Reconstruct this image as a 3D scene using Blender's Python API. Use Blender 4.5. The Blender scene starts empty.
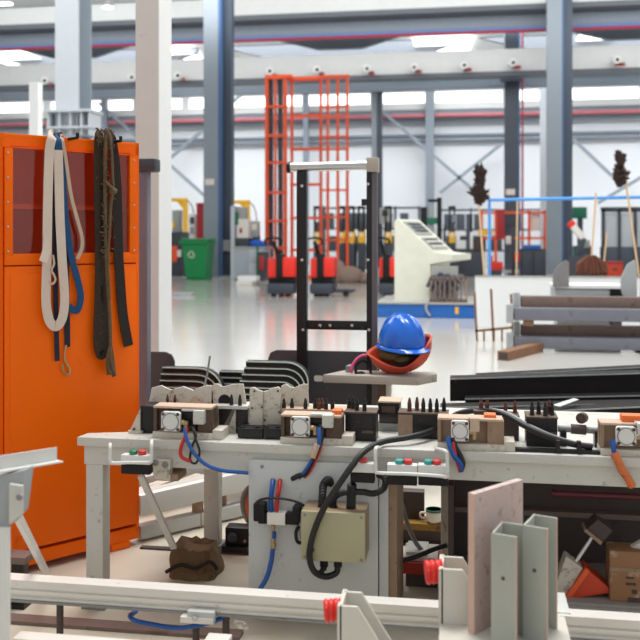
import bpy, bmesh, math, random
from math import cos, sin, radians, pi
from mathutils import Vector, Matrix
random.seed(7)
scene = bpy.context.scene
C = scene.collection

# ------------------------------------------------------------------ camera, world, light, exposure
A = radians(9.2); F = 900.0; HY = 236.0; H = 1.35
cam_data = bpy.data.cameras.new('camera')
cam = bpy.data.objects.new('camera', cam_data); C.objects.link(cam)
cam.location = (0, 0, H); cam.rotation_euler = (pi/2, 0, A)
cam_data.sensor_width = 36; cam_data.lens = F/640*36; cam_data.shift_y = -(320-HY)/640
cam_data.clip_end = 300
cam_data.dof.use_dof = True; cam_data.dof.focus_distance = 3.6; cam_data.dof.aperture_fstop = 3.6
scene.camera = cam

world = bpy.data.worlds.new('World'); scene.world = world; world.use_nodes = True
bgn = world.node_tree.nodes['Background']
bgn.inputs['Color'].default_value = (0.93, 0.97, 1.0, 1); bgn.inputs['Strength'].default_value = 0.5

def area(name, loc, target, sx, sy, power, col=(1, 1, 1)):
    l = bpy.data.lights.new(name, 'AREA'); l.shape = 'RECTANGLE'; l.size = sx; l.size_y = sy
    l.energy = power; l.color = col
    o = bpy.data.objects.new(name, l); C.objects.link(o); o.location = loc
    d = Vector(target) - Vector(loc); o.rotation_euler = d.to_track_quat('-Z', 'Y').to_euler()
    return o
area('fill_near', (-0.6, 5.0, 8.2), (-0.3, 4.4, 0), 3.5, 3, 470, (1, 0.985, 0.96))  # added overhead fill lamp for the bench area; no roof above it
area('fill_mid', (0, 13, 9.2), (0, 13.5, 0), 22, 6, 1250, (1, 0.99, 0.97))  # added overhead fill lamp for the middle hall; the roof has no opening
area('fill_far', (0, 36.2, 9.4), (0, 36.8, 0), 40, 3, 2300, (0.98, 0.99, 1))  # added fill lamp under the closed roof, brightening the back wall
area('fill_girder', (0, 27.2, 9.3), (0, 33.0, 7.6), 40, 2.5, 800, (1, 1, 1))  # added fill lamp, aimed at the crane girders to brighten them
vs = scene.view_settings
vs.view_transform = 'Standard'; vs.look = 'None'; vs.exposure = 0.4; vs.gamma = 1; vs.use_curve_mapping = False
try:
    scene.cycles.use_denoising = True; scene.cycles.max_bounces = 8
except Exception: pass

# ------------------------------------------------------------------ measuring: picture point + depth -> place
cA, sA = cos(A), sin(A)
def W(px, py, Z):
    c = (px-320)/F*Z
    return Vector((c*cA - Z*sA, c*sA + Z*cA, H-(py-HY)/F*Z))
def VP(px, py, v): return W(px, py, v/((px-320)/F*sA + cA))
def FL(px, py, z=0.0): return W(px, py, F*(H-z)/(py-HY))
def ZV(px, v): return v/((px-320)/F*sA + cA)

# ------------------------------------------------------------------ mesh builder
class MB:
    def __init__(s): s.bm = bmesh.new()
    def _faces(s, vs, fs):
        v = [s.bm.verts.new(p) for p in vs]
        out = []
        for f in fs:
            try: out.append(s.bm.faces.new([v[i] for i in f]))
            except ValueError: pass
        return v
    def _bev(s, v, b):
        if b > 0:
            es = {e for x in v for e in x.link_edges}
            bmesh.ops.bevel(s.bm, geom=list(es), offset=b, segments=2, affect='EDGES', profile=0.6)
    def box(s, x0, x1, y0, y1, z0, z1, b=0.0):
        x0, x1 = min(x0, x1), max(x0, x1); y0, y1 = min(y0, y1), max(y0, y1); z0, z1 = min(z0, z1), max(z0, z1)
        v = s._faces([(x, y, z) for z in (z0, z1) for (x, y) in ((x0, y0), (x1, y0), (x1, y1), (x0, y1))],
                     [(3, 2, 1, 0), (4, 5, 6, 7), (0, 1, 5, 4), (1, 2, 6, 5), (2, 3, 7, 6), (3, 0, 4, 7)])
        s._bev(v, min(b, 0.45*min(x1-x0, y1-y0, z1-z0))); return s
    def obox(s, c, ax, ay, az, b=0.0):          # centre and three half-axis vectors
        c = Vector(c); ax, ay, az = Vector(ax), Vector(ay), Vector(az)
        if ax.cross(ay).dot(az) < 0: ax = -ax
        pts = [c + sx*ax + sy*ay + sz*az for sz in (-1, 1) for (sx, sy) in ((-1, -1), (1, -1), (1, 1), (-1, 1))]
        v = s._faces(pts, [(3, 2, 1, 0), (4, 5, 6, 7), (0, 1, 5, 4), (1, 2, 6, 5), (2, 3, 7, 6), (3, 0, 4, 7)])
        s._bev(v, b); return s
    def bar(s, p0, p1, w, h, up=(0, 0, 1), b=0.0):      # rectangular bar between two points
        p0, p1 = Vector(p0), Vector(p1); d = p1-p0; u = Vector(up)
        sd = d.cross(u)
        if sd.length < 1e-6: sd = Vector((1, 0, 0))
        sd.normalize(); u2 = sd.cross(d).normalized()
        return s.obox((p0+p1)/2, d/2, sd*w/2, u2*h/2, b)
    def prism(s, pts, ext, b=0.0):
        pts = [Vector(p) for p in pts]; ext = Vector(ext); n = len(pts)
        v = s._faces(pts + [p+ext for p in pts], [tuple(range(n))[::-1], tuple(range(n, 2*n))] + [(i, (i+1) % n, n+(i+1) % n, n+i) for i in range(n)])
        fs = list({f for x in v for f in x.link_faces}); bmesh.ops.recalc_face_normals(s.bm, faces=fs)
        s._bev(v, b); return s
    def cyl(s, p0, p1, r0, r1=None, n=20):
        r1 = r0 if r1 is None else r1
        return s.rings([Vector(p0), Vector(p1)], [r0, r1], n)
    def rings(s, pts, rs, n=14, closed=False):
        pts = [Vector(p) for p in pts]; rows = []; N = len(pts); nrm = None
        for i, p in enumerate(pts):
            if closed: t = pts[(i+1) % N]-pts[i-1]
            else: t = (pts[min(i+1, N-1)] - pts[max(i-1, 0)])
            if t.length < 1e-9: t = Vector((0, 0, 1))
            t.normalize()
            if nrm is None:
                nrm = t.orthogonal().normalized()
            else:
                nrm = nrm - t*nrm.dot(t)
                nrm = nrm.normalized() if nrm.length > 1e-6 else t.orthogonal().normalized()
            bi = t.cross(nrm)
            rows.append([s.bm.verts.new(p + rs[i]*(nrm*cos(2*pi*k/n) + bi*sin(2*pi*k/n))) for k in range(n)])
        for i in range(N if closed else N-1):
            a, b = rows[i], rows[(i+1) % N]
            for k in range(n):
                s.bm.faces.new((a[k], a[(k+1) % n], b[(k+1) % n], b[k]))
        if not closed:
            s.bm.faces.new(rows[0][::-1]); s.bm.faces.new(rows[-1])
        return s
    def lathe(s, c, axis, prof, n=24):                  # prof: (radius, height along axis)
        c = Vector(c); axis = Vector(axis).normalized()
        return s.rings([c + axis*h for r, h in prof], [max(r, 1e-4) for r, h in prof], n)
    def tube(s, pts, r, n=10, sub=6, closed=False):
        P = spline(pts, sub, closed); return s.rings(P, [r]*len(P), n, closed)
    def sheet(s, pts, wid, th, up=None):                # strip: centre points, width vectors, thickness vectors
        rows = []
        for p, w, t in zip(pts, wid, th):
            p, w, t = Vector(p), Vector(w), Vector(t)
            rows.append([s.bm.verts.new(q) for q in (p-w/2-t/2, p+w/2-t/2, p+w/2+t/2, p-w/2+t/2)])
        for a, b in zip(rows, rows[1:]):
            for k in range(4): s.bm.faces.new((a[k], a[(k+1) % 4], b[(k+1) % 4], b[k]))
        s.bm.faces.new(rows[0][::-1]); s.bm.faces.new(rows[-1]); return s
    def ball(s, c, r, sx=1, sy=1, sz=1, u=14, v=9):
        m = Matrix.Translation(c) @ Matrix.Diagonal((r*sx, r*sy, r*sz, 1))
        bmesh.ops.create_uvsphere(s.bm, u_segments=u, v_segments=v, radius=1, matrix=m); return s
    def build(s, name, mat, parent=None, loc=None, sharp=35):
        bm = s.bm
        bmesh.ops.recalc_face_normals(bm, faces=bm.faces)
        me = bpy.data.meshes.new(name)
        if parent is not None:
            r = parent
            while r.parent: r = r.parent
            M = (Matrix.Translation(r.location) @ r.rotation_euler.to_matrix().to_4x4()).inverted()
            bm.transform(M); o_loc = (0, 0, 0)
        else:
            if loc is None:
                xs = [v.co for v in bm.verts]
                loc = ((min(v.x for v in xs)+max(v.x for v in xs))/2, (min(v.y for v in xs)+max(v.y for v in xs))/2, min(v.z for v in xs))
            bm.transform(Matrix.Translation(-Vector(loc))); o_loc = loc
        bm.to_mesh(me); bm.free()
        me.polygons.foreach_set('use_smooth', [True]*len(me.polygons))
        me.set_sharp_from_angle(angle=radians(sharp))
        me.materials.append(mat)
        o = bpy.data.objects.new(name, me); C.objects.link(o); o.location = o_loc
        if parent is not None: o.parent = parent
        return o

def spline(pts, sub=6, closed=False):
    P = [Vector(p) for p in pts]; n = len(P); out = []
    if n < 3: return P
    for i in range(n if closed else n-1):
        p1, p2 = P[i], P[(i+1) % n]
        p0 = P[i-1] if (i > 0 or closed) else p1*2-p2
        p3 = P[(i+2) % n] if (i+2 < n or closed) else p2*2-p1
        for k in range(sub):
            t = k/sub
            out.append(0.5*((2*p1)+(p2-p0)*t+(2*p0-5*p1+4*p2-p3)*t*t+(3*p1-p0-3*p2+p3)*t**3))
    if not closed: out.append(P[-1])
    return out

def tag(o, label, cat, group=None, kind=None):
    o['label'] = label; o['category'] = cat
    if group: o['group'] = group
    if kind: o['kind'] = kind
    return o
def thing(name, label, cat, loc, rz=0.0, group=None):
    o = bpy.data.objects.new(name, None); C.objects.link(o); o.empty_display_size = 0.05
    o.location = loc; o.rotation_euler = (0, 0, rz)
    return tag(o, label, cat, group)
def struct(o): o['kind'] = 'structure'; return o
def PBX(x0, y0, x1, y1, v, d, floor=False):
    """front face seen over the picture box x0..x1, y0..y1 in the plane Y = v, going back d"""
    ym, xm = (y0+y1)/2, (x0+x1)/2
    z0 = 0.0 if floor else VP(xm, y1, v).z
    return (VP(x0, ym, v).x, VP(x1, ym, v).x, v, v+d, z0, VP(xm, y0, v).z)
def pbox(m, x0, y0, x1, y1, v, d, b=0.0, floor=False): return m.box(*PBX(x0, y0, x1, y1, v, d, floor), b)
def one(name, mat, parent, *a, **k): m = MB(); pbox(m, *a, **k); return m.build(name, mat, parent)

# ------------------------------------------------------------------ materials
def lin(c): return tuple(((x/255)/12.92 if x/255 <= 0.04045 else ((x/255+0.055)/1.055)**2.4) for x in c) + (1,)
def mat(name, rgb, rough=0.5, metal=0.0, var=0.06, scale=6.0, dirt=None, dirt_amt=0.0, dirt_scale=14.0, bump=0.0, bscale=60.0, coat=0.0, spec=0.5):
    m = bpy.data.materials.new(name); m.use_nodes = True; nt = m.node_tree; N = nt.nodes; L = nt.links
    p = N['Principled BSDF']; p.inputs['Roughness'].default_value = rough; p.inputs['Metallic'].default_value = metal
    p.inputs['Coat Weight'].default_value = coat; p.inputs['Specular IOR Level'].default_value = spec
    tc = N.new('ShaderNodeTexCoord')
    n1 = N.new('ShaderNodeTexNoise'); n1.inputs['Scale'].default_value = scale; n1.inputs['Detail'].default_value = 4
    L.new(tc.outputs['Object'], n1.inputs['Vector'])
    base = lin(rgb); lo = tuple(x*(1-var*2) for x in base[:3])+(1,); hi = tuple(min(1, x*(1+var)) for x in base[:3])+(1,)
    mx = N.new('ShaderNodeMix'); mx.data_type = 'RGBA'; mx.inputs['A'].default_value = lo; mx.inputs['B'].default_value = hi
    L.new(n1.outputs['Fac'], mx.inputs['Factor']); out = mx.outputs['Result']
    if dirt:
        n2 = N.new('ShaderNodeTexNoise'); n2.inputs['Scale'].default_value = dirt_scale; n2.inputs['Detail'].default_value = 8; n2.inputs['Roughness'].default_value = 0.7
        L.new(tc.outputs['Object'], n2.inputs['Vector'])
        r = N.new('ShaderNodeValToRGB'); r.color_ramp.elements[0].position = 0.63-dirt_amt*0.22; r.color_ramp.elements[1].position = 0.72-dirt_amt*0.2; r.color_ramp.elements[1].color = (0.62, 0.62, 0.62, 1)
        L.new(n2.outputs['Fac'], r.inputs['Fac'])
        m2 = N.new('ShaderNodeMix'); m2.data_type = 'RGBA'; L.new(out, m2.inputs['A']); m2.inputs['B'].default_value = lin(dirt)
        L.new(r.outputs['Color'], m2.inputs['Factor']); out = m2.outputs['Result']
    L.new(out, p.inputs['Base Color'])
    if bump:
        n3 = N.new('ShaderNodeTexNoise'); n3.inputs['Scale'].default_value = bscale; n3.inputs['Detail'].default_value = 5
        L.new(tc.outputs['Object'], n3.inputs['Vector'])
        bp = N.new('ShaderNodeBump'); bp.inputs['Strength'].default_value = bump; bp.inputs['Distance'].default_value = 0.01
        L.new(n3.outputs['Fac'], bp.inputs['Height']); L.new(bp.outputs['Normal'], p.inputs['Normal'])
    return m
def emit(name, rgb, strength):
    m = bpy.data.materials.new(name); m.use_nodes = True; nt = m.node_tree
    e = nt.nodes.new('ShaderNodeEmission'); e.inputs['Color'].default_value = lin(rgb); e.inputs['Strength'].default_value = strength
    nt.links.new(e.outputs[0], nt.nodes['Material Output'].inputs['Surface']); return m

cream = mat('cream_paint', (202, 201, 193), 0.45, dirt=(120, 92, 70), dirt_amt=0.16, dirt_scale=30)
cream_worn = mat('worn_cream_paint', (204, 196, 182), 0.5, dirt=(92, 64, 46), dirt_amt=0.42, dirt_scale=30)
panel_grey = mat('pale_grey_paint', (196, 198, 196), 0.45, dirt=(140, 120, 105), dirt_amt=0.05, dirt_scale=20)
white_alu = mat('white_profile', (226, 222, 214), 0.38, dirt=(150, 130, 112), dirt_amt=0.06, dirt_scale=24)
white_paint = mat('white_paint', (222, 222, 218), 0.5, dirt=(170, 160, 150), dirt_amt=0.08, dirt_scale=12)
grey_paint = mat('grey_paint', (168, 172, 174), 0.5, dirt=(120, 112, 104), dirt_amt=0.1)
mid_grey = mat('mid_grey_steel', (138, 138, 138), 0.45, 0.3, dirt=(98, 84, 74), dirt_amt=0.2)
orange = mat('orange_enamel', (255, 108, 0), 0.42, spec=0.2, var=0.05, scale=2, dirt=(205, 66, 4), dirt_amt=0.04, dirt_scale=5)
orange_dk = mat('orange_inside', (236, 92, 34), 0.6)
black_steel = mat('black_steel', (34, 32, 33), 0.38, 0.35, dirt=(78, 64, 54), dirt_amt=0.12, dirt_scale=30)
black_plastic = mat('black_plastic', (20, 20, 22), 0.5, spec=0.3)
dark_plate = mat('dark_plate', (68, 67, 71), 0.5, 0.1, dirt=(92, 88, 86), dirt_amt=0.12, dirt_scale=18)
dark_beam = mat('dark_beam_steel', (30, 27, 27), 0.6, 0.0, spec=0.2, dirt=(70, 58, 52), dirt_amt=0.2, dirt_scale=8)
beam_edge = mat('pale_steel_edge_light', (176, 184, 182), 0.35, 0.2)  # pale steel for the offcut; on the beams it paints in edge light
edge_glint = mat('pale_edge_glint', (196, 224, 214), 0.4)  # pale colour for the reflections painted along bent part edges
brown_steel = mat('rusty_brown_steel', (98, 78, 64), 0.6, 0.15, var=0.25, scale=22, dirt=(52, 36, 26), dirt_amt=0.5, dirt_scale=26)
tan_steel = mat('tan_steel', (158, 132, 108), 0.6, 0.2, var=0.15, scale=22, dirt=(84, 60, 44), dirt_amt=0.25, dirt_scale=26)
rust_tube = mat('rusty_tube', (128, 108, 100), 0.6, 0.2, var=0.15, dirt=(84, 60, 48), dirt_amt=0.3, dirt_scale=6)
blue_tube = mat('blue_grey_tube', (122, 124, 134), 0.5, 0.3, dirt=(90, 82, 82), dirt_amt=0.2, dirt_scale=7)
pin_brown = mat('bronze_pin', (104, 66, 54), 0.4, 0.6)
chrome = mat('bright_steel', (200, 200, 202), 0.2, 0.9)
brass = mat('brass', (178, 158, 118), 0.35, 0.7)
rubber = mat('black_rubber', (22, 22, 23), 0.5)
hose_blue = mat('blue_hose', (20, 82, 158), 0.35)
hose_red = mat('red_hose', (196, 40, 36), 0.4)
hose_grey = mat('grey_hose', (150, 150, 152), 0.4)
red_spring = mat('red_paint', (222, 44, 36), 0.35, dirt=(238, 190, 180), dirt_amt=0.15, dirt_scale=40)
red_cap = mat('red_button', (216, 58, 60), 0.4)
teal_cap = mat('teal_button', (54, 160, 156), 0.4)
green_cap = mat('green_button', (40, 128, 92), 0.4)
olive = mat('olive_cream_enamel', (176, 170, 136), 0.4)
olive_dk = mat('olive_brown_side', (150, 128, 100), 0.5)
safety_blue = mat('blue_helmet_plastic', (0, 98, 206), 0.2, coat=0.4, var=0.03)
safety_orange = mat('orange_red_helmet_plastic', (214, 84, 56), 0.4, var=0.06)
pink = mat('pink_strap', (214, 74, 124), 0.5)
olive_cloth = mat('olive_glove_cloth', (98, 84, 48), 0.9, bump=0.5)
tray_grey = mat('tray_grey', (176, 168, 158), 0.5, dirt=(110, 92, 80), dirt_amt=0.14, dirt_scale=20)
web_white = mat('white_webbing', (222, 204, 190), 0.85, bump=0.5, bscale=260, dirt=(170, 148, 132), dirt_amt=0.1, dirt_scale=60)
web_tan = mat('tan_webbing', (204, 178, 156), 0.85, bump=0.4, bscale=260)
web_blue = mat('blue_webbing', (16, 72, 118), 0.8, bump=0.4, bscale=260)
web_navy = mat('navy_webbing', (22, 36, 58), 0.8, bump=0.4, bscale=260)
web_brown = mat('dark_brown_webbing', (56, 42, 32), 0.9, bump=0.6, bscale=120, dirt=(122, 98, 66), dirt_amt=0.14, dirt_scale=60)
web_black = mat('black_webbing', (42, 34, 30), 0.9, bump=0.5, bscale=200)
rope = mat('fraying_rope', (112, 90, 64), 0.95, bump=0.8, bscale=160, dirt=(44, 32, 24), dirt_amt=0.3, dirt_scale=60)
carton = mat('brown_cardboard', (150, 108, 74), 0.6, dirt=(204, 176, 150), dirt_amt=0.4, dirt_scale=16)
wood = mat('brown_wood', (136, 98, 70), 0.7, var=0.15, scale=12)
pale_wood = mat('pale_wood', (226, 190, 148), 0.6)
straw = mat('dark_broom_bristle', (58, 42, 38), 0.95, var=0.2, scale=40)
coir = mat('brown_broom_bristle', (112, 68, 52), 0.95, var=0.2, scale=40)
pink_plate = mat('pinkish_worn_plate', (204, 182, 176), 0.6, dirt=(142, 112, 110), dirt_amt=0.36, dirt_scale=44)
plate_edge = mat('pinkish_cut_edge', (214, 180, 164), 0.55)
bracket_cream = mat('bracket_cream', (210, 206, 194), 0.5, dirt=(150, 136, 120), dirt_amt=0.08)
channel_grey = mat('channel_grey_green', (172, 174, 164), 0.45, dirt=(128, 120, 106), dirt_amt=0.1, dirt_scale=18)
red_orange = mat('orange_red_paint', (200, 62, 26), 0.5, var=0.1)
storage_dark = mat('dark_brown_paint', (72, 60, 58), 0.6, dirt=(48, 38, 36), dirt_amt=0.3, dirt_scale=6)
shelf_grey = mat('shelf_grey', (150, 144, 140), 0.55, dirt=(112, 98, 92), dirt_amt=0.2)
old_sack = mat('mud_brown_sack', (118, 94, 66), 0.95, var=0.25, bump=0.9, bscale=30, dirt=(50, 38, 28), dirt_amt=0.4, dirt_scale=14)
copper = mat('copper_orange', (196, 112, 70), 0.5, 0.2)
yellow = mat('yellow_paint', (244, 190, 40), 0.45)
yellow_dirty = mat('yellow_stained', (150, 112, 40), 0.7, dirt=(50, 40, 34), dirt_amt=0.5, dirt_scale=20)
green = mat('green_plastic', (12, 136, 74), 0.45)
dk_green = mat('dark_green_paint', (20, 112, 84), 0.5)
red = mat('red_enamel', (232, 46, 32), 0.4)
dk_red = mat('dark_red_paint', (172, 40, 48), 0.5)
orange_frame = mat('orange_frame_paint', (240, 92, 44), 0.5)
charcoal = mat('charcoal_paint', (58, 64, 74), 0.5)
navy_grey = mat('navy_grey_paint', (72, 80, 92), 0.5)
blue_plat = mat('blue_platform_paint', (34, 104, 186), 0.45, dirt=(24, 62, 130), dirt_amt=0.2, dirt_scale=4)
blue_line = mat('bright_blue_tube', (74, 158, 238), 0.45)
console_cream = mat('console_cream', (226, 226, 210), 0.5)
screen_grey = mat('grey_switch_panel', (166, 168, 164), 0.5)
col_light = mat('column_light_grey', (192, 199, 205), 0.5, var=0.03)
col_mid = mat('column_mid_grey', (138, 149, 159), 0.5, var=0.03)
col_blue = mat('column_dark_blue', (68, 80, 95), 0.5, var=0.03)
col_bright = mat('column_bright_blue', (70, 104, 152), 0.5)
post_beige = mat('post_beige', (206, 202, 198), 0.5, var=0.03, dirt=(160, 150, 144), dirt_amt=0.06)
post_white = mat('post_white', (236, 238, 238), 0.5, var=0.02)
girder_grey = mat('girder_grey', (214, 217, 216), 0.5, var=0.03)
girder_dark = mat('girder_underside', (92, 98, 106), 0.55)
blue_beam = mat('blue_grey_beam', (134, 144, 156), 0.5)
pipe_blue = mat('blue_pipe', (112, 138, 190), 0.4)
pipe_red = mat('red_pipe', (168, 54, 78), 0.4)
pipe_salmon = mat('faded_red_pipe', (204, 116, 124), 0.45)
pipe_teal = mat('teal_pipe', (84, 170, 172), 0.45)
roof_white = mat('roof_sheet', (232, 234, 232), 0.6, var=0.03)
wall_white = mat('wall_sheet', (226, 230, 234), 0.6, var=0.03, scale=0.3)
lamp_shade = mat('lamp_shade_grey', (196, 196, 196), 0.4)
glow_window = emit('daylit_glass', (255, 255, 255), 2.2)
glow_lamp = emit('lamp_glow', (255, 255, 252), 3.0)
paper = mat('white_paper', (232, 226, 218), 0.7)

def floor_material():
    m = mat('workshop_floor', (196, 194, 189), 0.2, var=0.05, scale=0.7)
    nt = m.node_tree; N = nt.nodes; L = nt.links; p = N['Principled BSDF']
    old = p.inputs['Base Color'].links[0].from_socket
    tc = next(n for n in N if n.type == 'TEX_COORD')
    sep = N.new('ShaderNodeSeparateXYZ'); L.new(tc.outputs['Object'], sep.inputs[0])
    nz = N.new('ShaderNodeTexNoise'); nz.inputs['Scale'].default_value = 1.5; nz.inputs['Detail'].default_value = 6; L.new(tc.outputs['Object'], nz.inputs['Vector'])
    ad = N.new('ShaderNodeMath'); ad.operation = 'MULTIPLY_ADD'; L.new(nz.outputs['Fac'], ad.inputs[0]); ad.inputs[1].default_value = 1.6; L.new(sep.outputs['Y'], ad.inputs[2])
    mr = N.new('ShaderNodeMapRange'); mr.inputs['From Min'].default_value = 5.0; mr.inputs['From Max'].default_value = 7.4; L.new(ad.outputs[0], mr.inputs['Value'])
    mx = N.new('ShaderNodeMix'); mx.data_type = 'RGBA'; L.new(mr.outputs[0], mx.inputs['Factor'])
    n2 = N.new('ShaderNodeTexNoise'); n2.inputs['Scale'].default_value = 4; n2.inputs['Detail'].default_value = 8; L.new(tc.outputs['Object'], n2.inputs['Vector'])
    dm = N.new('ShaderNodeMix'); dm.data_type = 'RGBA'; dm.inputs['A'].default_value = lin((184, 174, 154)); dm.inputs['B'].default_value = lin((216, 208, 192)); L.new(n2.outputs['Fac'], dm.inputs['Factor'])
    L.new(dm.outputs['Result'], mx.inputs['A']); L.new(old, mx.inputs['B']); L.new(mx.outputs['Result'], p.inputs['Base Color'])
    rr = N.new('ShaderNodeMapRange'); rr.inputs['From Min'].default_value = 5.0; rr.inputs['From Max'].default_value = 7.4; rr.inputs['To Min'].default_value = 0.5; rr.inputs['To Max'].default_value = 0.13
    L.new(ad.outputs[0], rr.inputs['Value']); L.new(rr.outputs[0], p.inputs['Roughness'])
    return m
def glass_material():
    m = bpy.data.materials.new('smoky_acrylic'); m.use_nodes = True; nt = m.node_tree; N = nt.nodes; L = nt.links
    t = N.new('ShaderNodeBsdfTransparent'); t.inputs['Color'].default_value = (0.95, 0.84, 0.78, 1)
    g = N.new('ShaderNodeBsdfGlossy'); g.inputs['Roughness'].default_value = 0.08
    mx = N.new('ShaderNodeMixShader'); mx.inputs[0].default_value = 0.05
    L.new(t.outputs[0], mx.inputs[1]); L.new(g.outputs[0], mx.inputs[2]); L.new(mx.outputs[0], N['Material Output'].inputs['Surface'])
    return m
acrylic = glass_material()
# ------------------------------------------------------------------ the hall
m = MB(); m.box(-60, 60, -12, 41.2, -0.1, 0); struct(m.build('floor', floor_material(), loc=(0, 0, 0)))
VW = 41.0
def zat(py, v, px=320): return VP(px, py, v).z
zb, zt = zat(106.5, VW), zat(94, VW)
wins = [(-160, -112), (-108, -62), (-56, -8), (-2, 44), (50, 84), (89, 134), (161, 183), (188, 229), (233, 267), (284, 303), (308, 371), (382, 426), (434, 503), (508, 540), (546, 640), (646, 720), (726, 800)]
m = MB(); m.box(-60, 60, VW, VW+0.25, 0, zb); m.box(-60, 60, VW, VW+0.25, zt, 9.6)
edges = [-60.0] + [e for a, b in wins for e in (VP(a, 100, VW).x, VP(b, 100, VW).x)] + [60.0]
for i in range(0, len(edges), 2): m.box(edges[i], edges[i+1], VW, VW+0.25, zb, zt)
struct(m.build('wall_back', wall_white, loc=(0, VW, 0)))
for i, (a, b) in enumerate(wins):
    x0, x1 = VP(a, 100, VW).x, VP(b, 100, VW).x
    f = MB(); t = 0.05
    f.box(x0, x1, VW-0.03, VW+0.2, zb, zb+t); f.box(x0, x1, VW-0.03, VW+0.2, zt-t, zt)
    f.box(x0, x0+t, VW-0.03, VW+0.2, zb, zt); f.box(x1-t, x1, VW-0.03, VW+0.2, zb, zt)
    fo = struct(f.build('window_%d' % (i+1), post_white, loc=((x0+x1)/2, VW, zb)))
    g = MB(); g.box(x0+t, x1-t, VW+0.08, VW+0.1, zb+t, zt-t); g.build('window_glass', glow_window, fo)
def long_bar(name, mt, y0, y1, v, d, x0=-40, x1=40):
    m = MB(); m.box(x0, x1, v, v+d, zat(y1, v), zat(y0, v)); return struct(m.build(name, mt, loc=(0, v, zat(y1, v))))
def long_pipe(name, mt, y, v, r, x0=-40, x1=40):
    m = MB(); z = zat(y, v); m.cyl((x0, v, z), (x1, v, z), r, n=10); return struct(m.build(name, mt, loc=(0, v, z)))
long_bar('trim_1', roof_white, 105.5, 112, VW-0.25, 0.25)
long_bar('trim_2', blue_beam, 113, 123, VW-0.4, 0.4)
long_pipe('trim_3', pipe_salmon, 118, VW-0.55, 0.09)
long_bar('trim_4', blue_beam, 136, 138, VW-0.2, 0.2)
long_pipe('trim_5', blue_beam, 142, VW-0.2, 0.09)
# roof with its purlins
m = MB()
m.prism([(-60, 12, 13.1), (60, 12, 13.1), (60, 41.3, 9.0), (-60, 41.3, 9.0)], (0, 0, 0.2)); struct(m.build('ceiling', roof_white, loc=(0, 26, 9.6)))
for v in (34.8, 37.6):
    z = 13.1 - (v-12)*4.1/29.3
    for k, xc in enumerate((-16.5, -5.5, 5.5, 16.5)):
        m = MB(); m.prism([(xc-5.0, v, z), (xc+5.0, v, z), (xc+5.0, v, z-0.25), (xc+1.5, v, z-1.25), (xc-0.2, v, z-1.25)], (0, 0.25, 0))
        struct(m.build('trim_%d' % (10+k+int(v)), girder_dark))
for k, (a, b) in enumerate([(415, 470), (160, 196), (0, 45), (575, 610)]):
    v = 38.0; z = 13.1-(v-12)*4.1/29.3-0.2
    m = MB(); m.box(VP(a, 50, v).x, VP(b, 50, v).x, v-1.6, v+1.2, z-0.02, z+0.01)
    struct(m.build('window_%d' % (30+k), glow_lamp))
# crane girders and the runway behind
def girder(label, v, ytop, ybot, yfl, d=0.5):
    t = thing('crane_girder', label, 'crane beam', (0, v+d/2, zat(ybot, v)))
    m = MB(); m.box(-40, 40, v, v+d, zat(ybot, v), zat(ytop, v)); 
    for k in range(-13, 14): m.box(k*3.0-0.02, k*3.0+0.02, v-0.025, v, zat(ybot, v), zat(ytop, v))
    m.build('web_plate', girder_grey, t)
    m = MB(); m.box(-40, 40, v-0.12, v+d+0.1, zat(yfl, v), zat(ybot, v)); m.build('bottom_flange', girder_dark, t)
    return t
girder('pale grey crane girder running across the very top above the blue and red pipes', 32, -5, 13, 18)
girder('pale grey crane girder carrying the row of small round floodlights', 33.6, 55, 77, 81)
t = tag(MB().box(-40, 40, 32.8, 33.1, zat(36.5, 32.8), zat(19, 32.8)).build('roof_beam', blue_beam), 'dark blue-grey beam directly below the topmost crane girder', 'roof beam')
t['kind'] = 'thing'
long_pipe('trim_6', pipe_blue, 35.5, 32.7, 0.065); long_pipe('trim_7', pipe_red, 38.2, 32.7, 0.06)
long_bar('trim_8', blue_beam, 82, 92.5, 35.7, 0.25); long_pipe('trim_9', pipe_teal, 81.5, 35.5, 0.09, x0=-3)
# floodlights on the second girder
first = None
fl = [(43, 80, 'above the thin white post'), (130, 76.5, 'just left of the white-sided post'), (176, 75, 'just right of the white-sided post'), (268, 70.5, 'above the orange tower left corner'), (315, 69, 'over the orange tower, middle'),
      (365, 68, 'right after the orange tower'), (412, 66.5, 'second after the orange tower'), (462, 64.5, 'midway between the orange tower and the far dark column'), (511, 62, 'in front of the far dark column'), (615, 59, 'right of the tall grey column')]
for px, py, wh in fl:
    p = VP(px, py, 33.05)
    lab = 'round white floodlight on the girder, ' + wh
    if first is None:
        first = thing('floodlight', lab, 'floodlight', p, 0, 'floodlights along the crane girder')
        MB().lathe(p+Vector((0, 0.25, 0)), (0.25, -1, -0.1), [(0.05, 0), (0.13, 0.02), (0.15, 0.25), (0.13, 0.3)], 16).build('housing', post_white, first)
        MB().lathe(p+Vector((0.075, -0.015, -0.03)), (0.25, -1, -0.1), [(0.065, 0), (0.065, 0.03), (0.05, 0.05)], 14).build('lens', black_plastic, first)
        MB().bar(p+Vector((0.1, 0.55, -0.08)), p+Vector((0.32, 0.0, -0.2)), 0.06, 0.12).build('bracket', dk_red, first)
    else:
        c = first.copy(); C.objects.link(c); c.location = p; c['label'] = lab
        for ch in first.children:
            q = ch.copy(); C.objects.link(q); q.parent = c
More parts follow.
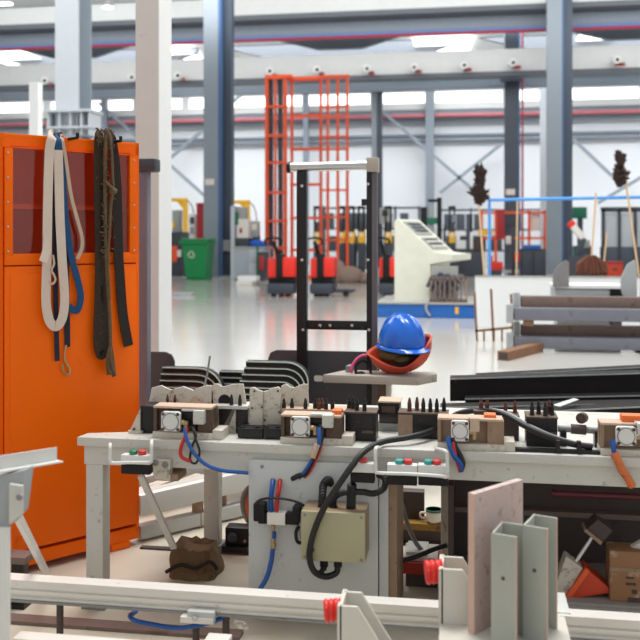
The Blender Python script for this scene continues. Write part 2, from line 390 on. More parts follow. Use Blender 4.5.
# columns
def col(label, parts, v, name='steel_column', ztop=9.5, base=True):
    p0 = VP(parts[0][1], 236, v); t = thing(name, label, 'column', (p0.x, v, 0))
    for nm, x0, x1, dv, d, mt in parts:
        m = MB(); m.box(VP(x0, 236, v+dv).x, VP(x1, 236, v+dv).x, v+dv, v+dv+d, 0.02, ztop); m.build(nm, mt, t)
    if base:
        x0, x1 = VP(parts[0][1], 236, v).x, VP(parts[-1][2], 236, v).x
        m = MB(); m.box(x0-0.1, x1+0.1, v-0.1, v+0.9, 0, 0.06); m.build('base_plate', grey_paint, t)
    return t
vC = FL(216, 278).y
c3 = col('dark blue-grey double column behind the green wheelie bin', [('flange', 203.5, 218, 0, 0.35, col_mid), ('web', 214, 218.5, 0.35, 1.2, col_blue), ('edge_strip', 218.2, 220.5, 0.02, 0.3, col_bright), ('rear_flange', 219.5, 231.5, 0.5, 0.35, col_blue)], vC)
pbox(m := MB(), 218.5, 240, 228.5, 251, vC+0.3, 0.2); m.build('switch_box', screen_grey, c3)
pbox(m := MB(), 205, 179, 214, 185, vC-0.02, 0.02); m.build('name_plate', paper, c3)
c4 = col('tall grey column with a blue edge in the open hall, right of the brooms', [('flange', 547, 562, 0, 0.3, col_mid), ('edge_strip', 561.8, 564, 0.03, 0.25, col_bright), ('rear_flange', 563.5, 572.5, 0.25, 0.3, col_blue)], FL(560, 276).y)
c5 = col('far dark grey column with blue and red strips, left of the tall grey column', [('flange', 504.5, 518, 0, 0.35, navy_grey), ('edge_strip', 518, 519.8, 0.05, 0.3, col_bright), ('drain_pipe', 521.5, 523.5, 0.1, 0.1, pipe_red)], 35.0, ztop=9.2)
MB().box(VP(500, 84, 34.6).x, VP(522, 84, 34.6).x, 34.6, 35.0, zat(86, 34.6), zat(81.5, 34.6)).build('corbel', navy_grey, c5)
pbox(m := MB(), 506, 189, 515, 195, 34.97, 0.02); m.build('name_plate', paper, c5)
col('slim grey-blue wall column just right of the orange tower', [('flange', 371.5, 376.5, 0, 0.3, col_mid), ('rear_flange', 376.5, 382, 0.1, 0.3, navy_grey)], 36, ztop=8.2)
col('pale slim column close behind the tall grey column', [('flange', 540.5, 547.5, 0, 0.3, col_light)], 37, ztop=8.2)
for a, b, lab in ((425.5, 434, 'short-looking grey wall column between the bright windows at mid picture'), (303, 308, 'thin grey wall column seen through the orange tower'), (101, 106, 'thin grey wall column between the pale blue column and the white-sided post')):
    col(lab, [('flange', a, b, 0, 0.3, blue_beam)], 40.2, ztop=9, base=False)
vA = ZV(70, 16.0) and 15.6
c1 = col('broad pale blue column with bolted bracket plates above the orange cabinet', [('flange', 55, 78, 0, 0.06, col_light), ('web', 66, 69, 0.06, 0.5, col_light), ('rear_flange', 64, 90.5, 0.5, 0.06, col_mid)], vA, ztop=9)
pbox(m := MB(), 46, 109, 90, 111.5, vA-0.2, 0.6)
for a in (47, 58, 69, 80, 88): pbox(m, a, 111.5, a+2, 135, vA-0.15, 0.5)
pbox(m, 46, 126, 90, 128, vA-0.2, 0.6)
m.build('bracket_plates', col_light, c1)
tag(MB().box(VP(29, 100, 12).x, VP(38, 100, 12).x, 12, 12.14, 0, zat(82, 12, 33)).build('white_post', post_white), 'thin white post rising behind the orange cabinet, left of the pale blue column', 'post', kind='thing')
vB = 5.35
t = thing('steel_post', 'tall near post with beige front and white side beside the orange cabinet', 'post', (VP(147, 236, vB).x, vB, 0)); t['kind'] = 'thing'
x0, x1 = VP(135.5, 236, vB).x, VP(158.5, 236, vB).x
MB().box(x0, x1, vB, vB+0.012, 0, 4.5).build('front_face', post_beige, t)
MB().box(x0+0.01, x1, vB+0.012, vB+0.25, 0, 4.5).build('shaft', post_white, t)
MB().box(x0-0.08, x1+0.08, vB-0.08, vB+0.33, 0, 0.02).build('base_plate', grey_paint, t)
# wall braces
for k, (a, b, lab) in enumerate([((99, 103), (137, 137), 'grey diagonal brace left of the white-sided post'), ((168, 160), (203, 130), 'upper grey diagonal brace meeting the dark double column'), ((168, 163), (206, 197), 'lower grey diagonal brace meeting the dark double column'), ((232, 103), (252, 86), 'short dark diagonal brace right of the dark double column'),
        ((383, 112), (478, 194), 'long falling grey brace right of the slim wall column'), ((440, 193), (503, 143), 'rising grey brace ending at the far dark column'), ((573, 139), (612, 176), 'falling grey brace right of the tall grey column'), ((598, 203), (645, 175), 'rising grey brace behind the rightmost broom')]):
    m = MB(); m.bar(VP(*a, 40.3), VP(*b, 40.3), 0.14, 0.14, up=(0, 1, 0)); tag(m.build('diagonal_brace', col_mid), lab, 'brace', 'diagonal braces along the back wall', 'structure')
# hanging lamps
p = VP(108, 7, 20)
t = thing('pendant_lamp', 'small white cone lamp hanging near the top, left of the beige post', 'lamp', p)
MB().lathe(p, (0, 0, 1), [(0.16, 0), (0.12, 0.06), (0.06, 0.13), (0.05, 0.22)], 16).build('lamp_shade', lamp_shade, t)
MB().lathe(p+Vector((0, 0, -0.02)), (0, 0, 1), [(0.13, 0), (0.13, 0.03)], 16).build('bulb', glow_lamp, t)
MB().cyl(p+Vector((0, 0, 0.2)), (p.x, p.y, 9.7), 0.02, n=6).build('stem', black_plastic, t)
p = VP(2, 4, 20)
t = thing('strip_lamp', 'bright white strip lamp in the top left corner', 'lamp', p)
MB().box(p.x-0.4, p.x+0.24, p.y-0.08, p.y+0.08, p.z-0.02, p.z+0.02).build('tube_light', glow_lamp, t)
MB().box(p.x-0.42, p.x+0.26, p.y-0.1, p.y+0.1, p.z+0.02, p.z+0.09).build('housing', lamp_shade, t)
MB().cyl((p.x, p.y, p.z+0.09), (p.x, p.y, 9.7), 0.015, n=6).build('stem', black_plastic, t)
# ------------------------------------------------------------------ orange locker with slings on its top hooks
O = FL(139, 545); RZ = radians(41.5) + A
ex = Vector((cos(RZ), sin(RZ), 0)); ny = Vector((-sin(RZ), cos(RZ), 0))
def CF(px, py, off=0.0):
    """picture point -> point on the locker face, moved off towards the viewer"""
    d = W(px, py, 1.0) - Vector((0, 0, H)); o = Vector((0, 0, H))
    t = (O - ny*off - o).dot(ny)/d.dot(ny); return o + d*t
def cx(px, py=300): return (CF(px, py)-O).dot(ex)
def cz(py, px=70): return CF(px, py).z
def LB(m, x0, x1, y0, y1, z0, z1, b=0.0):           # box in locker axes (x along the face, y into the locker)
    c = O + ex*(x0+x1)/2 + ny*(y0+y1)/2; c.z = (z0+z1)/2
    return m.obox(c, ex*abs(x1-x0)/2, ny*abs(y1-y0)/2, Vector((0, 0, (z1-z0)/2)), b)
ZT = 1.756; XL = -1.30; XM = cx(3)
t = thing('storage_locker', 'tall bright orange metal locker with glazed upper door, slings hung on its top edge', 'locker', O, RZ)
m = MB()
LB(m, XL, 0, 0.43, 0.45, 0.06, ZT); LB(m, -0.02, 0, 0.015, 0.45, 0.06, ZT); LB(m, XL, XL+0.02, 0.015, 0.45, 0.06, ZT)
LB(m, XL, 0, 0.0, 0.45, ZT-0.018, ZT, 0.003); LB(m, XL, 0, 0.0, 0.45, 0.03, 0.085, 0.003)
LB(m, XL, 0, 0.0, 0.03, ZT-0.055, ZT-0.016); LB(m, -0.016, 0, 0.0, 0.03, 0.06, ZT); LB(m, XM-0.02, XM, 0.0, 0.03, 0.06, ZT)
m.build('carcass', orange, t)
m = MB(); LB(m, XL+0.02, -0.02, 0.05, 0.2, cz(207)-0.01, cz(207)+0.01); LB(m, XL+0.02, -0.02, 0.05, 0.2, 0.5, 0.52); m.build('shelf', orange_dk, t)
m = MB(); LB(m, XL+0.02, -0.02, 0.2, 0.21, 0.08, ZT-0.02); m.build('bright_lining', orange_dk, t)  # panel added well short of the real back to catch more light
zg0, zg1 = cz(253), cz(151); D1 = -0.019; fr = 0.033
def door(a, b, nm):
    m = MB(); z0, z1 = 0.10, ZT-0.058
    LB(m, a, b, -0.012, 0.012, zg0-0.045, zg0, 0.003); LB(m, a, b, -0.012, 0.012, zg1, z1, 0.003)
    LB(m, a, a+fr, -0.012, 0.012, zg0-0.01, z1, 0.003); LB(m, b-fr, b, -0.012, 0.012, zg0-0.01, z1, 0.003)
    LB(m, a, b, -0.010, 0.012, z0, zg0-0.05, 0.003); LB(m, a+0.02, b-0.02, -0.014, 0.0, z0+0.05, zg0-0.08, 0.006)
    d = m.build(nm, orange, t)
    m = MB(); LB(m, a+fr-0.008, b-fr+0.008, 0.0, 0.004, zg0-0.008, zg1+0.008); g = m.build('door_window', acrylic, d)
    g['label'] = 'smoky reddish see-through window'
    for xx in (a+0.012, b-0.012):
        for k in range(5):
            z = zg0+0.01+(z1-zg0-0.03)*k/4; p = O+ex*xx-ny*0.012; p.z = z
            m = MB(); m.lathe(p, -ny, [(0.005, 0), (0.004, 0.002), (0.001, 0.003)], 8); m.build('rivet', chrome, d)
door(XM+0.003, D1, 'door'); door(XL+0.02, XM-0.023, 'door')
for xx in (-0.09, XM-0.05, XL+0.05):
    m = MB(); LB(m, xx-0.045, xx+0.045, -0.005, 0.1, 0.0, 0.03, 0.004); LB(m, xx-0.045, xx+0.045, 0.33, 0.44, 0.0, 0.03, 0.004); m.build('foot', orange, t)
for px, py in ((69, 139), (112, 142)):
    p = CF(px, py); m = MB(); m.cyl(p+ny*0.02, p-ny*0.075, 0.007, n=10); m.cyl(p-ny*0.075, p-ny*0.075+Vector((0, 0, 0.018)), 0.007, n=10); m.build('hook', black_steel, t)

def strap(m, pts, w, th=0.004, off=0.02, doff=0.0):
    """webbing strip hanging in front of the locker door; pts are picture points, w its width in picture pixels"""
    P = [CF(q[0], q[1], off + (q[2] if len(q) > 2 else 0)) for q in pts]; P = spline(P, 5)
    ws, ts = [], []; wm = w/235.0
    for i, p in enumerate(P):
        d = P[min(i+1, len(P)-1)]-P[max(i-1, 0)]; d.normalize()
        s_ = d.cross(ny).normalized()
        if s_.dot(ex) < 0 and abs(d.z) > 0.5 and i == 0: s_ = -s_
        if ws and s_.dot(ws[-1]) < 0: s_ = -s_
        ws.append(s_*wm); ts.append(ny*th)
    # fold over: wider than straight drops are kept flat to the viewer
    return m.sheet(P, ws, ts, None)
def sling(name, label, mt, strips, cat='sling', grp='slings hung on the locker'):
    m = MB()
    for s_ in strips: strap(m, *s_[:2], **(s_[2] if len(s_) > 2 else {}))
    o = m.build(name, mt); return tag(o, label, cat, grp)
top = lambda x, y: [(x, y+4, -0.07), (x, y-4, -0.04), (x, y-1, 0.0)]
sling('lifting_sling', 'wide white woven sling with a long bottom loop, leftmost on the orange locker', web_white,
      [(top(52, 138)+[(49.5, 150), (48.3, 180), (47.5, 215), (47, 255), (46, 285), (46.2, 305), (49.5, 321), (56, 326.5), (62, 319), (64.5, 303), (64, 285), (62.2, 262), (60, 220, -.005), (59, 185, -.008), (58, 150, -.008)], 9, dict(off=0.045)),
       ([(47.5, 235, .006), (46.5, 250, .008), (43, 262, .016)], 8, dict(off=0.045))])
sling('lifting_sling', 'thin cream cord curling beside the wide white sling', web_tan, [([(53, 255), (54, 264), (51.5, 270), (54, 275), (55.3, 280), (52.5, 284), (49.5, 282)], 1.8, dict(off=0.052))], 'cord')
sling('lifting_sling', 'wide blue sling twisting into a rounded loop on the orange locker', web_blue,
      [(top(58, 140)+[(60, 158), (63, 185), (66.5, 225), (71, 255), (75.5, 272), (79.5, 288), (80.7, 299), (77.5, 310), (72, 309.5), (69, 306)], 6.5, dict(off=0.034))])
sling('lifting_sling', 'narrow tan sling swinging out right of the blue sling', web_tan,
      [(top(62, 140)+[(65.5, 158), (68.5, 180), (72, 200), (78, 222), (82, 238), (81.5, 249), (77, 259)], 3.6, dict(off=0.026))])
sling('lifting_sling', 'narrow navy strap ending in a frayed tip below the white loop', web_navy, [(top(55, 141)+[(54.8, 180), (55, 230), (55.3, 280), (56.3, 325), (57.3, 361)], 4.6, dict(off=0.028))])
p = CF(66, 136); t = thing('hook_strap', 'navy strap with a small snap hook at its end on the locker', 'strap', (p.x, p.y, p.z), 0, 'slings hung on the locker')
m = MB(); strap(m, top(61, 140)+[(63.5, 180), (65, 230), (66, 260), (66.8, 300), (67.5, 347)], 5.4, off=0.022); m.build('strap', web_navy, t)
m = MB(); m.tube([CF(*q, 0.024) for q in ((66, 345), (64.5, 354), (65, 361), (68, 366), (69.8, 371), (67.5, 375), (63.5, 371), (62.4, 364))], 0.0045, 8); m.build('snap_hook', brass, t)
sling('brown_sling', 'wide dark brown fraying sling folded in a loop on the locker', web_brown,
      [(top(99, 139)+[(98.3, 165), (98.6, 200), (99.5, 250), (99.3, 290), (98, 330), (98.2, 345), (101, 355), (105, 350), (106.3, 335), (105.3, 300), (104.6, 260), (104.5, 210), (104, 160)], 9.5, dict(off=0.04))])
sling('brown_sling', 'straight blackish strap with a square cut end, rightmost on the locker', web_black,
      [(top(112, 143)+[(114.6, 160), (117, 195), (118.3, 250), (120.2, 280), (123, 315), (128.5, 346)], 10.5, dict(off=0.03))])
p = CF(108, 138); t = thing('knotted_rope', 'knotted fraying rope with a tassel between the two dark straps', 'rope', (p.x, p.y, p.z), 0, 'slings hung on the locker')
m = MB(); m.tube([CF(x, y, 0.06+o) for x, y, o in ((106, 139, -.08), (106, 132, -.03), (105.5, 142, 0), (105, 170, 0), (105, 200, 0), (106, 250, 0), (108, 290, 0), (110, 320, 0), (110.5, 346, 0))], 0.0075, 8)
m.tube([CF(x, y, 0.066+o) for x, y, o in ((108.5, 138, -.06), (109, 133, -.01), (111.5, 150, 0), (112.5, 175, 0), (113.2, 190, 0), (111, 205, 0), (109.5, 230, 0), (108, 262, 0), (109.5, 300, 0))], 0.0065, 8)
m.build('rope_strand', rope, t)
m = MB(); m.ball(CF(113, 191, 0.068), 0.019, 1, 1, 0.8, 12, 8); m.tube([CF(x, y, .075) for x, y in ((105, 181), (109, 185), (114, 190))], 0.007, 8); m.build('knot', rope, t)
m = MB()
for k in range(16):
    a = random.uniform(-1, 1); m.tube([CF(110.5+a*0.8, 346, .06), CF(110+a*3.6, 360, .06+random.uniform(-.02, .012)), CF(111.5+a*4, 368+random.uniform(0, 9), .06+random.uniform(-.02, .015))], 0.005, 5, 3)
m.build('tassel', rope, t)
m = MB()
for k in range(150):
    u = random.random(); c = CF(103+random.uniform(-5, 9), 134+random.uniform(-4, 12), 0.05) if k < 70 else CF(random.choice((104.5, 106, 112))+random.uniform(-1.5, 1.5), random.uniform(140, 260), 0.062); m.tube([c, c+Vector((random.uniform(-.015, .015), random.uniform(-.02, .01), random.uniform(-.005, .016)))], 0.003, 5, 2)
m.build('frayed_tuft', rope, t)

# grey post with a capped top just behind the locker
Zp = 4.6; a, b = W(138.5, 300, Zp), W(147.5, 300, Zp)
t = thing('padded_post', 'slim slate grey steel post with a padded cap, tucked between locker and beige post', 'post', (a.x, a.y, 0)); t['kind'] = 'thing'
MB().box(a.x, b.x, a.y, a.y+0.06, 0, W(140, 168, Zp).z, 0.003).build('upright', mat('slate_paint', (112, 112, 124), 0.5), t)
MB().box(W(137.5, 160, Zp).x, W(157.5, 160, Zp).x, a.y-0.02, a.y+0.07, W(140, 172, Zp).z, W(140, 158.5, Zp).z, 0.015).build('cap', charcoal, t)
MB().box(a.x-0.04, b.x+0.04, a.y-0.03, a.y+0.1, 0, 0.015).build('foot_plate', charcoal, t)

# ------------------------------------------------------------------ long assembly bench
V0 = 3.07; ZTOP = 0.6235; ZPL = 0.592; ZAP = 0.523; XR = 1.62
xL = VP(77, 440, V0).x
t = bench = thing('assembly_bench', 'long cream steel assembly bench with square legs, carrying clamps and pin blocks', 'workbench', (-0.2, 3.4, 0))
xc = VP(131, 440, V0+0.1).x
MB().prism([(xL, V0, ZPL), (XR, V0, ZPL), (XR, V0+0.78, ZPL), (xc, V0+0.78, ZPL), (xc, V0+0.12, ZPL), (xL+0.01, V0+0.07, ZPL)], (0, 0, ZTOP-ZPL), 0.003).build('tabletop', cream, t)
m = MB(); m.box(xL+0.02, XR-0.01, V0+0.018, V0+0.075, ZAP, ZPL); m.box(xc+0.02, XR-0.01, V0+0.70, V0+0.76, ZAP, ZPL); m.box(xc+0.02, xc+0.08, V0+0.07, V0+0.72, ZAP, ZPL); m.box(XR-0.07, XR-0.01, V0+0.07, V0+0.72, ZAP, ZPL); m.build('apron', cream, t)
lx = VP(86, 500, V0+0.02).x; w = 0.065
for X, Y in ((lx, V0+0.018), (XR-0.1, V0+0.018), (VP(204, 520, V0+0.70).x, V0+0.695), (XR-0.1, V0+0.69), (VP(441, 520, V0+0.7).x, V0+0.69)):
    MB().box(X, X+w, Y, Y+0.07, 0.012, ZAP, 0.005).build('leg', cream, t)
    MB().box(X-0.012, X+w+0.012, Y-0.012, Y+0.082, 0, 0.014).build('foot_plate', mid_grey, t)
# pedestal with its screwed front panel
px0, px1 = VP(249, 520, V0).x, VP(388, 520, V0).x
MB().box(px0+0.03, px1+0.028, V0+0.03, V0+0.36, 0.0, ZAP).build('pedestal', tan_steel, t)
zt, zbm = VP(320, 462.5, V0-0.004).z, 0.06
def rrect(x0, x1, z0, z1, r, y):
    pts = []
    for cx_, cz_, a0 in ((x1-r, z1-r, 0), (x0+r, z1-r, 90), (x0+r, z0+r, 180), (x1-r, z0+r, 270)):
        for k in range(5): a = radians(a0+k*22.5); pts.append((cx_+r*cos(a), y, cz_+r*sin(a)))
    return pts
fp = MB().prism(rrect(px0, VP(378, 520, V0).x, zbm, zt, 0.014, V0-0.004), (0, 0.034, 0), 0.001).build('front_panel', panel_grey, t)
MB().box(VP(379, 520, V0).x, px1, V0+0.006, V0+0.03, zbm, ZAP, 0.001).build('side_strip', panel_grey, t)
for px, py in ((262, 466.5), (309, 467)):
    p = VP(px, py, V0-0.004); MB().lathe(p, (0, -1, 0), [(0.006, 0), (0.006, 0.003), (0.002, 0.004)], 10).build('screw', mid_grey, fp)
# red square end of the ledge at the panel foot
# junction box on the panel
vb = V0-0.135
x0, x1, _, _, z0, z1 = PBX(301, 512.5, 365, 562, vb, 0.1)
t = thing('junction_box', 'olive-cream electrical junction box on the bench pedestal, black conduits entering it', 'electrical box', ((x0+x1)/2, vb+0.07, z0))
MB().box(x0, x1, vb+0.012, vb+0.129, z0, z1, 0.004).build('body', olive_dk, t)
MB().box(x0, x1, vb, vb+0.014, z0, z1, 0.004).build('cover', olive, t)
for px in (x0+0.012, x1-0.012):
    for pz in (z0+0.012, z1-0.012): MB().lathe((px, vb, pz), (0, -1, 0), [(0.005, 0), (0.005, 0.002), (0.001, 0.003)], 10).build('screw', mid_grey, t)
for px in (322, 333, 351):
    p = VP(px, 512.5, vb+0.06); MB().lathe(p, (0, 0, 1), [(0.017, 0), (0.017, 0.02), (0.013, 0.022), (0.013, 0.035)], 14).build('cable_gland', black_plastic, t)
for px in (324, 338):
    p = VP(px, 561, vb+0.06); MB().lathe(p, (0, 0, -1), [(0.014, 0), (0.014, 0.018), (0.009, 0.02), (0.009, 0.03)], 14).build('cable_gland', black_plastic, t)
def ribbed(pts, r, nm, parent, mt=rubber):
    P = spline(pts, 10); 
    MB().rings(P, [r*(1.0 if i % 2 else 0.84) for i in range(len(P))], 12).build(nm, mt, parent)
ribbed([VP(322, 506, vb+.06), VP(322.5, 495, vb+.06), VP(323.5, 485, vb+.08), VP(328, 480, vb+.10), VP(331, 484, vb+.145)], 0.0145, 'conduit', t)
ribbed([VP(351, 506, vb+.06), VP(351.5, 494, vb+.05), VP(352, 484, vb+.04)], 0.0165, 'conduit', t)
ribbed([VP(333, 506, vb+.06), VP(335, 497, vb+.06), VP(344, 492.5, vb+.05), VP(362, 492, vb+.05), VP(374, 493.5, vb+.06), VP(384, 488, vb+.07), VP(384.5, 478, vb+.08), VP(378, 474.5, vb+.10)], 0.0115, 'conduit', t)
MB().tube([VP(299, 526, vb+.11), VP(296, 532, vb+.10), VP(297, 541, vb+.10), VP(300.5, 543, vb+.11)], 0.006).build('side_loop', rubber, t)
# thick cable: from under the box, up over the bench to the right
t = tag(MB().tube([VP(338, 565, vb+.06), VP(336, 573, vb+.05), VP(325, 576.5, vb+.03), VP(314, 571, vb-.01), VP(309.5, 556, vb-.02), VP(313, 535, vb-.02), VP(323, 510, vb-.02), VP(338, 486, vb-.015), VP(352, 466, vb+.01), VP(366, 450, vb+.06), VP(384, 441.5, V0+.03), VP(410, 437, V0+.07),
      VP(430, 431, V0+.15), VP(447, 420, V0+.24), VP(462, 412.5, V0+.25), VP(485, 410.5, V0+.22), VP(505, 415, V0+.14), VP(525, 426, V0+.08), VP(548, 436.5, V0+.045), VP(572, 444, V0+.045), VP(592, 447, V0+.05)], 0.0105, 12, 8).build('thick_cable', rubber), 'thick black cable looping under the junction box, then rising over the bench top', 'cable')
tag(MB().tube([VP(324, 565, vb+.06), VP(322, 571, vb+.05), VP(317, 573, vb+.04), VP(311, 566, vb+.03), VP(312, 548, vb+.0)], 0.0085).build('thin_cable', rubber), 'short black cable end curling beneath the junction box, inside the thicker loop', 'cable')
tag(MB().tube([VP(440, 431, V0+.20), VP(452, 418, V0+.27), VP(466, 411, V0+.275), VP(488, 409, V0+.25), VP(508, 413.5, V0+.17), VP(529, 425, V0+.11), VP(552, 435.5, V0+.075), VP(575, 442.5, V0+.07), VP(594, 445, V0+.07)], 0.0055, 10, 8).build('thin_cable', hose_grey), 'thin grey cable lying along the thick black cable behind the middle clamps', 'cable')
# solenoid valve
vs_ = V0-0.05
x0, x1, _, _, z0, z1 = PBX(267, 513.5, 285, 525, vs_, 0.04)
t = thing('air_valve', 'small white and black air valve with blue and red hoses on the pedestal', 'valve', ((x0+x1)/2, V0-.004, z0))
MB().box(x0, x1, vs_, vs_+0.046, z0, z1, 0.002).build('valve_block', paper, t)
for a, b, c_, d_ in ((258, 268, 514, 524), (284.5, 298.5, 514.5, 525)): one('end_cap', black_plastic, t, a, c_, b, d_, vs_+.004, .038, .002)
one('coil', black_plastic, t, 253, 504, 264.5, 522, vs_-.004, .046, .006); one('coil', black_plastic, t, 292, 507, 300, 516, vs_, .046, .006)
MB().tube([VP(256, 505, vs_), VP(260, 500, vs_-.01), VP(272, 498, vs_-.015), VP(290, 500, vs_-.01), VP(303, 505, vs_+.0), VP(306.5, 511, vs_+.02)], 0.0042).build('wire', rubber, t)
for px in (271.5, 276.5): MB().cyl(VP(px, 514, vs_+.02), VP(px, 509, vs_+.02), 0.007).build('fitting', brass, t)
MB().tube([VP(271.5, 511, vs_+.02), VP(270.7, 500, vs_+.01), VP(272, 488, vs_+.02), VP(273, 480, vs_+.045)], 0.0085).build('air_hose', hose_blue, t)
MB().tube([VP(276.5, 511, vs_+.02), VP(277.5, 498, vs_+.01), VP(279.3, 488, vs_+.02), VP(280, 480, vs_+.045)], 0.0075).build('air_hose', hose_red, t)
MB().lathe(VP(273, 525, vs_+.02), (0, 0, -1), [(0.008, 0), (0.008, .012), (0.006, .014), (.006, .02)], 12).build('fitting', brass, t)
MB().lathe(VP(274, 532, vs_+.02), (0, 0, -1), [(.008, 0), (.008, .02), (.006, .022)], 12).build('collar', hose_blue, t)
MB().lathe(VP(273.3, 538, vs_+.02), (0, 0, -1), [(.006, 0), (.009, .004), (.009, .014), (.007, .016), (.01, .02), (.01, .034), (.006, .036)], 12).build('coupling', brass, t)
MB().tube([VP(273, 548, vs_+.02), VP(271, 562, vs_+.015), VP(266.5, 578, vs_+.0), VP(257, 594, vs_-.02), VP(250, 606, vs_-.03)], 0.0085).build('air_hose', hose_blue, t)
# push button boxes under the bench edge
def button_box(label, x0, y0, x1, y1, v, btns, frame=None, grp='push button boxes under the bench edge'):
    ym = y0+(y1-y0)*.48; X0, X1, _, _, z0, z1 = PBX(x0, y0, x1, y1, v, .09)
    t = thing('button_box', label, 'control box', ((X0+X1)/2, v+.045, z0), 0, grp)
    one('upper_shell', white_paint, t, x0, y0, x1, ym, v, .036, .004)
    one('lower_shell', black_plastic, t, x0+.3, ym, x1-.3, y1, v+.002, .032, .003)
    for bx_, mt in btns:
        p = VP(bx_, y0, v+.018); MB().lathe(p, (0, 0, 1), [(.013, -.002), (.013, .006), (.0145, .007), (.0145, .017), (.012, .019)], 16).build('push_button', mt, t)
        MB().lathe(p, (0, 0, 1), [(.0155, -.002), (.0155, .004)], 16).build('button_collar', chrome, t)
    return t
button_box('push button box with green and red buttons under the left end of the bench', 120.5, 455.5, 150, 474.5, V0-.10, [(133.5, green_cap), (142.3, red_cap)])
button_box('single red push button box above the olive junction box', 350, 463.5, 374.5, 483, V0-.10, [(363, red_cap)])
tb = button_box('double push button box, first teal and red pair, right of the single red one', 387, 465, 417.3, 485.5, V0-.10, [(399.3, teal_cap), (408, red_cap)])
tb = button_box('double push button box, second teal and red pair, beneath the third clamp', 417.8, 465.5, 448.5, 486, V0-.10, [(428.3, teal_cap), (436.8, red_cap)])
def guard(label, pts, v):
    P = [VP(x, y, v+o) for x, y, o in pts]
    o = MB().tube(P, .006, 8, 5).build('guard_rail', white_paint); return tag(o, label, 'guard frame', 'guard rails around the button boxes')
guard('bent white guard rail around the left green and red button box', [(110, 444, .075), (110, 446, 0), (110, 457, 0), (110.5, 461, 0), (114, 463, 0), (130, 462.5, -.006), (147, 462.5, -.006), (151, 461, 0), (151.5, 457, 0), (151.5, 446, 0), (151.5, 442, .02), (152, 440.5, .07)], V0-.11)
guard('bent white guard rail around the double teal and red button boxes', [(380, 448, .12), (377.5, 447.5, .05), (375.5, 449.5, 0), (375.5, 462, 0), (376, 471, 0), (380, 473, -.004), (410, 474, -.004), (440, 476, -.004), (446.5, 477, 0), (447.5, 472, 0), (447, 456, 0), (446, 451.5, 0), (440, 449.5, .05), (436, 449, .12)], V0-.115)
# steel plates bolted under the left button box
t = thing('bracket_plate', 'cream and tan bracket with two bolts under the bench, right of left button box', 'bracket', VP(158, 472, V0+.0))
one('plate', cream_worn, t, 153, 460, 170, 480, V0-.012, .03, .002); one('lower_plate', tan_steel, t, 154, 474, 178, 481, V0+.0, .1, .002)
for px, py in ((155.5, 462.5), (165.5, 464.5)): MB().lathe(VP(px, py, V0-.012), (0, -1, 0), [(.012, 0), (.012, .006), (.006, .007), (.006, .014)], 8).build('bolt', mid_grey, t)
MB().bar(VP(141, 476, V0+.10), VP(174, 548, V0+.32), .024, .012, up=(0, 1, 0)).build('strut', white_paint, bench)

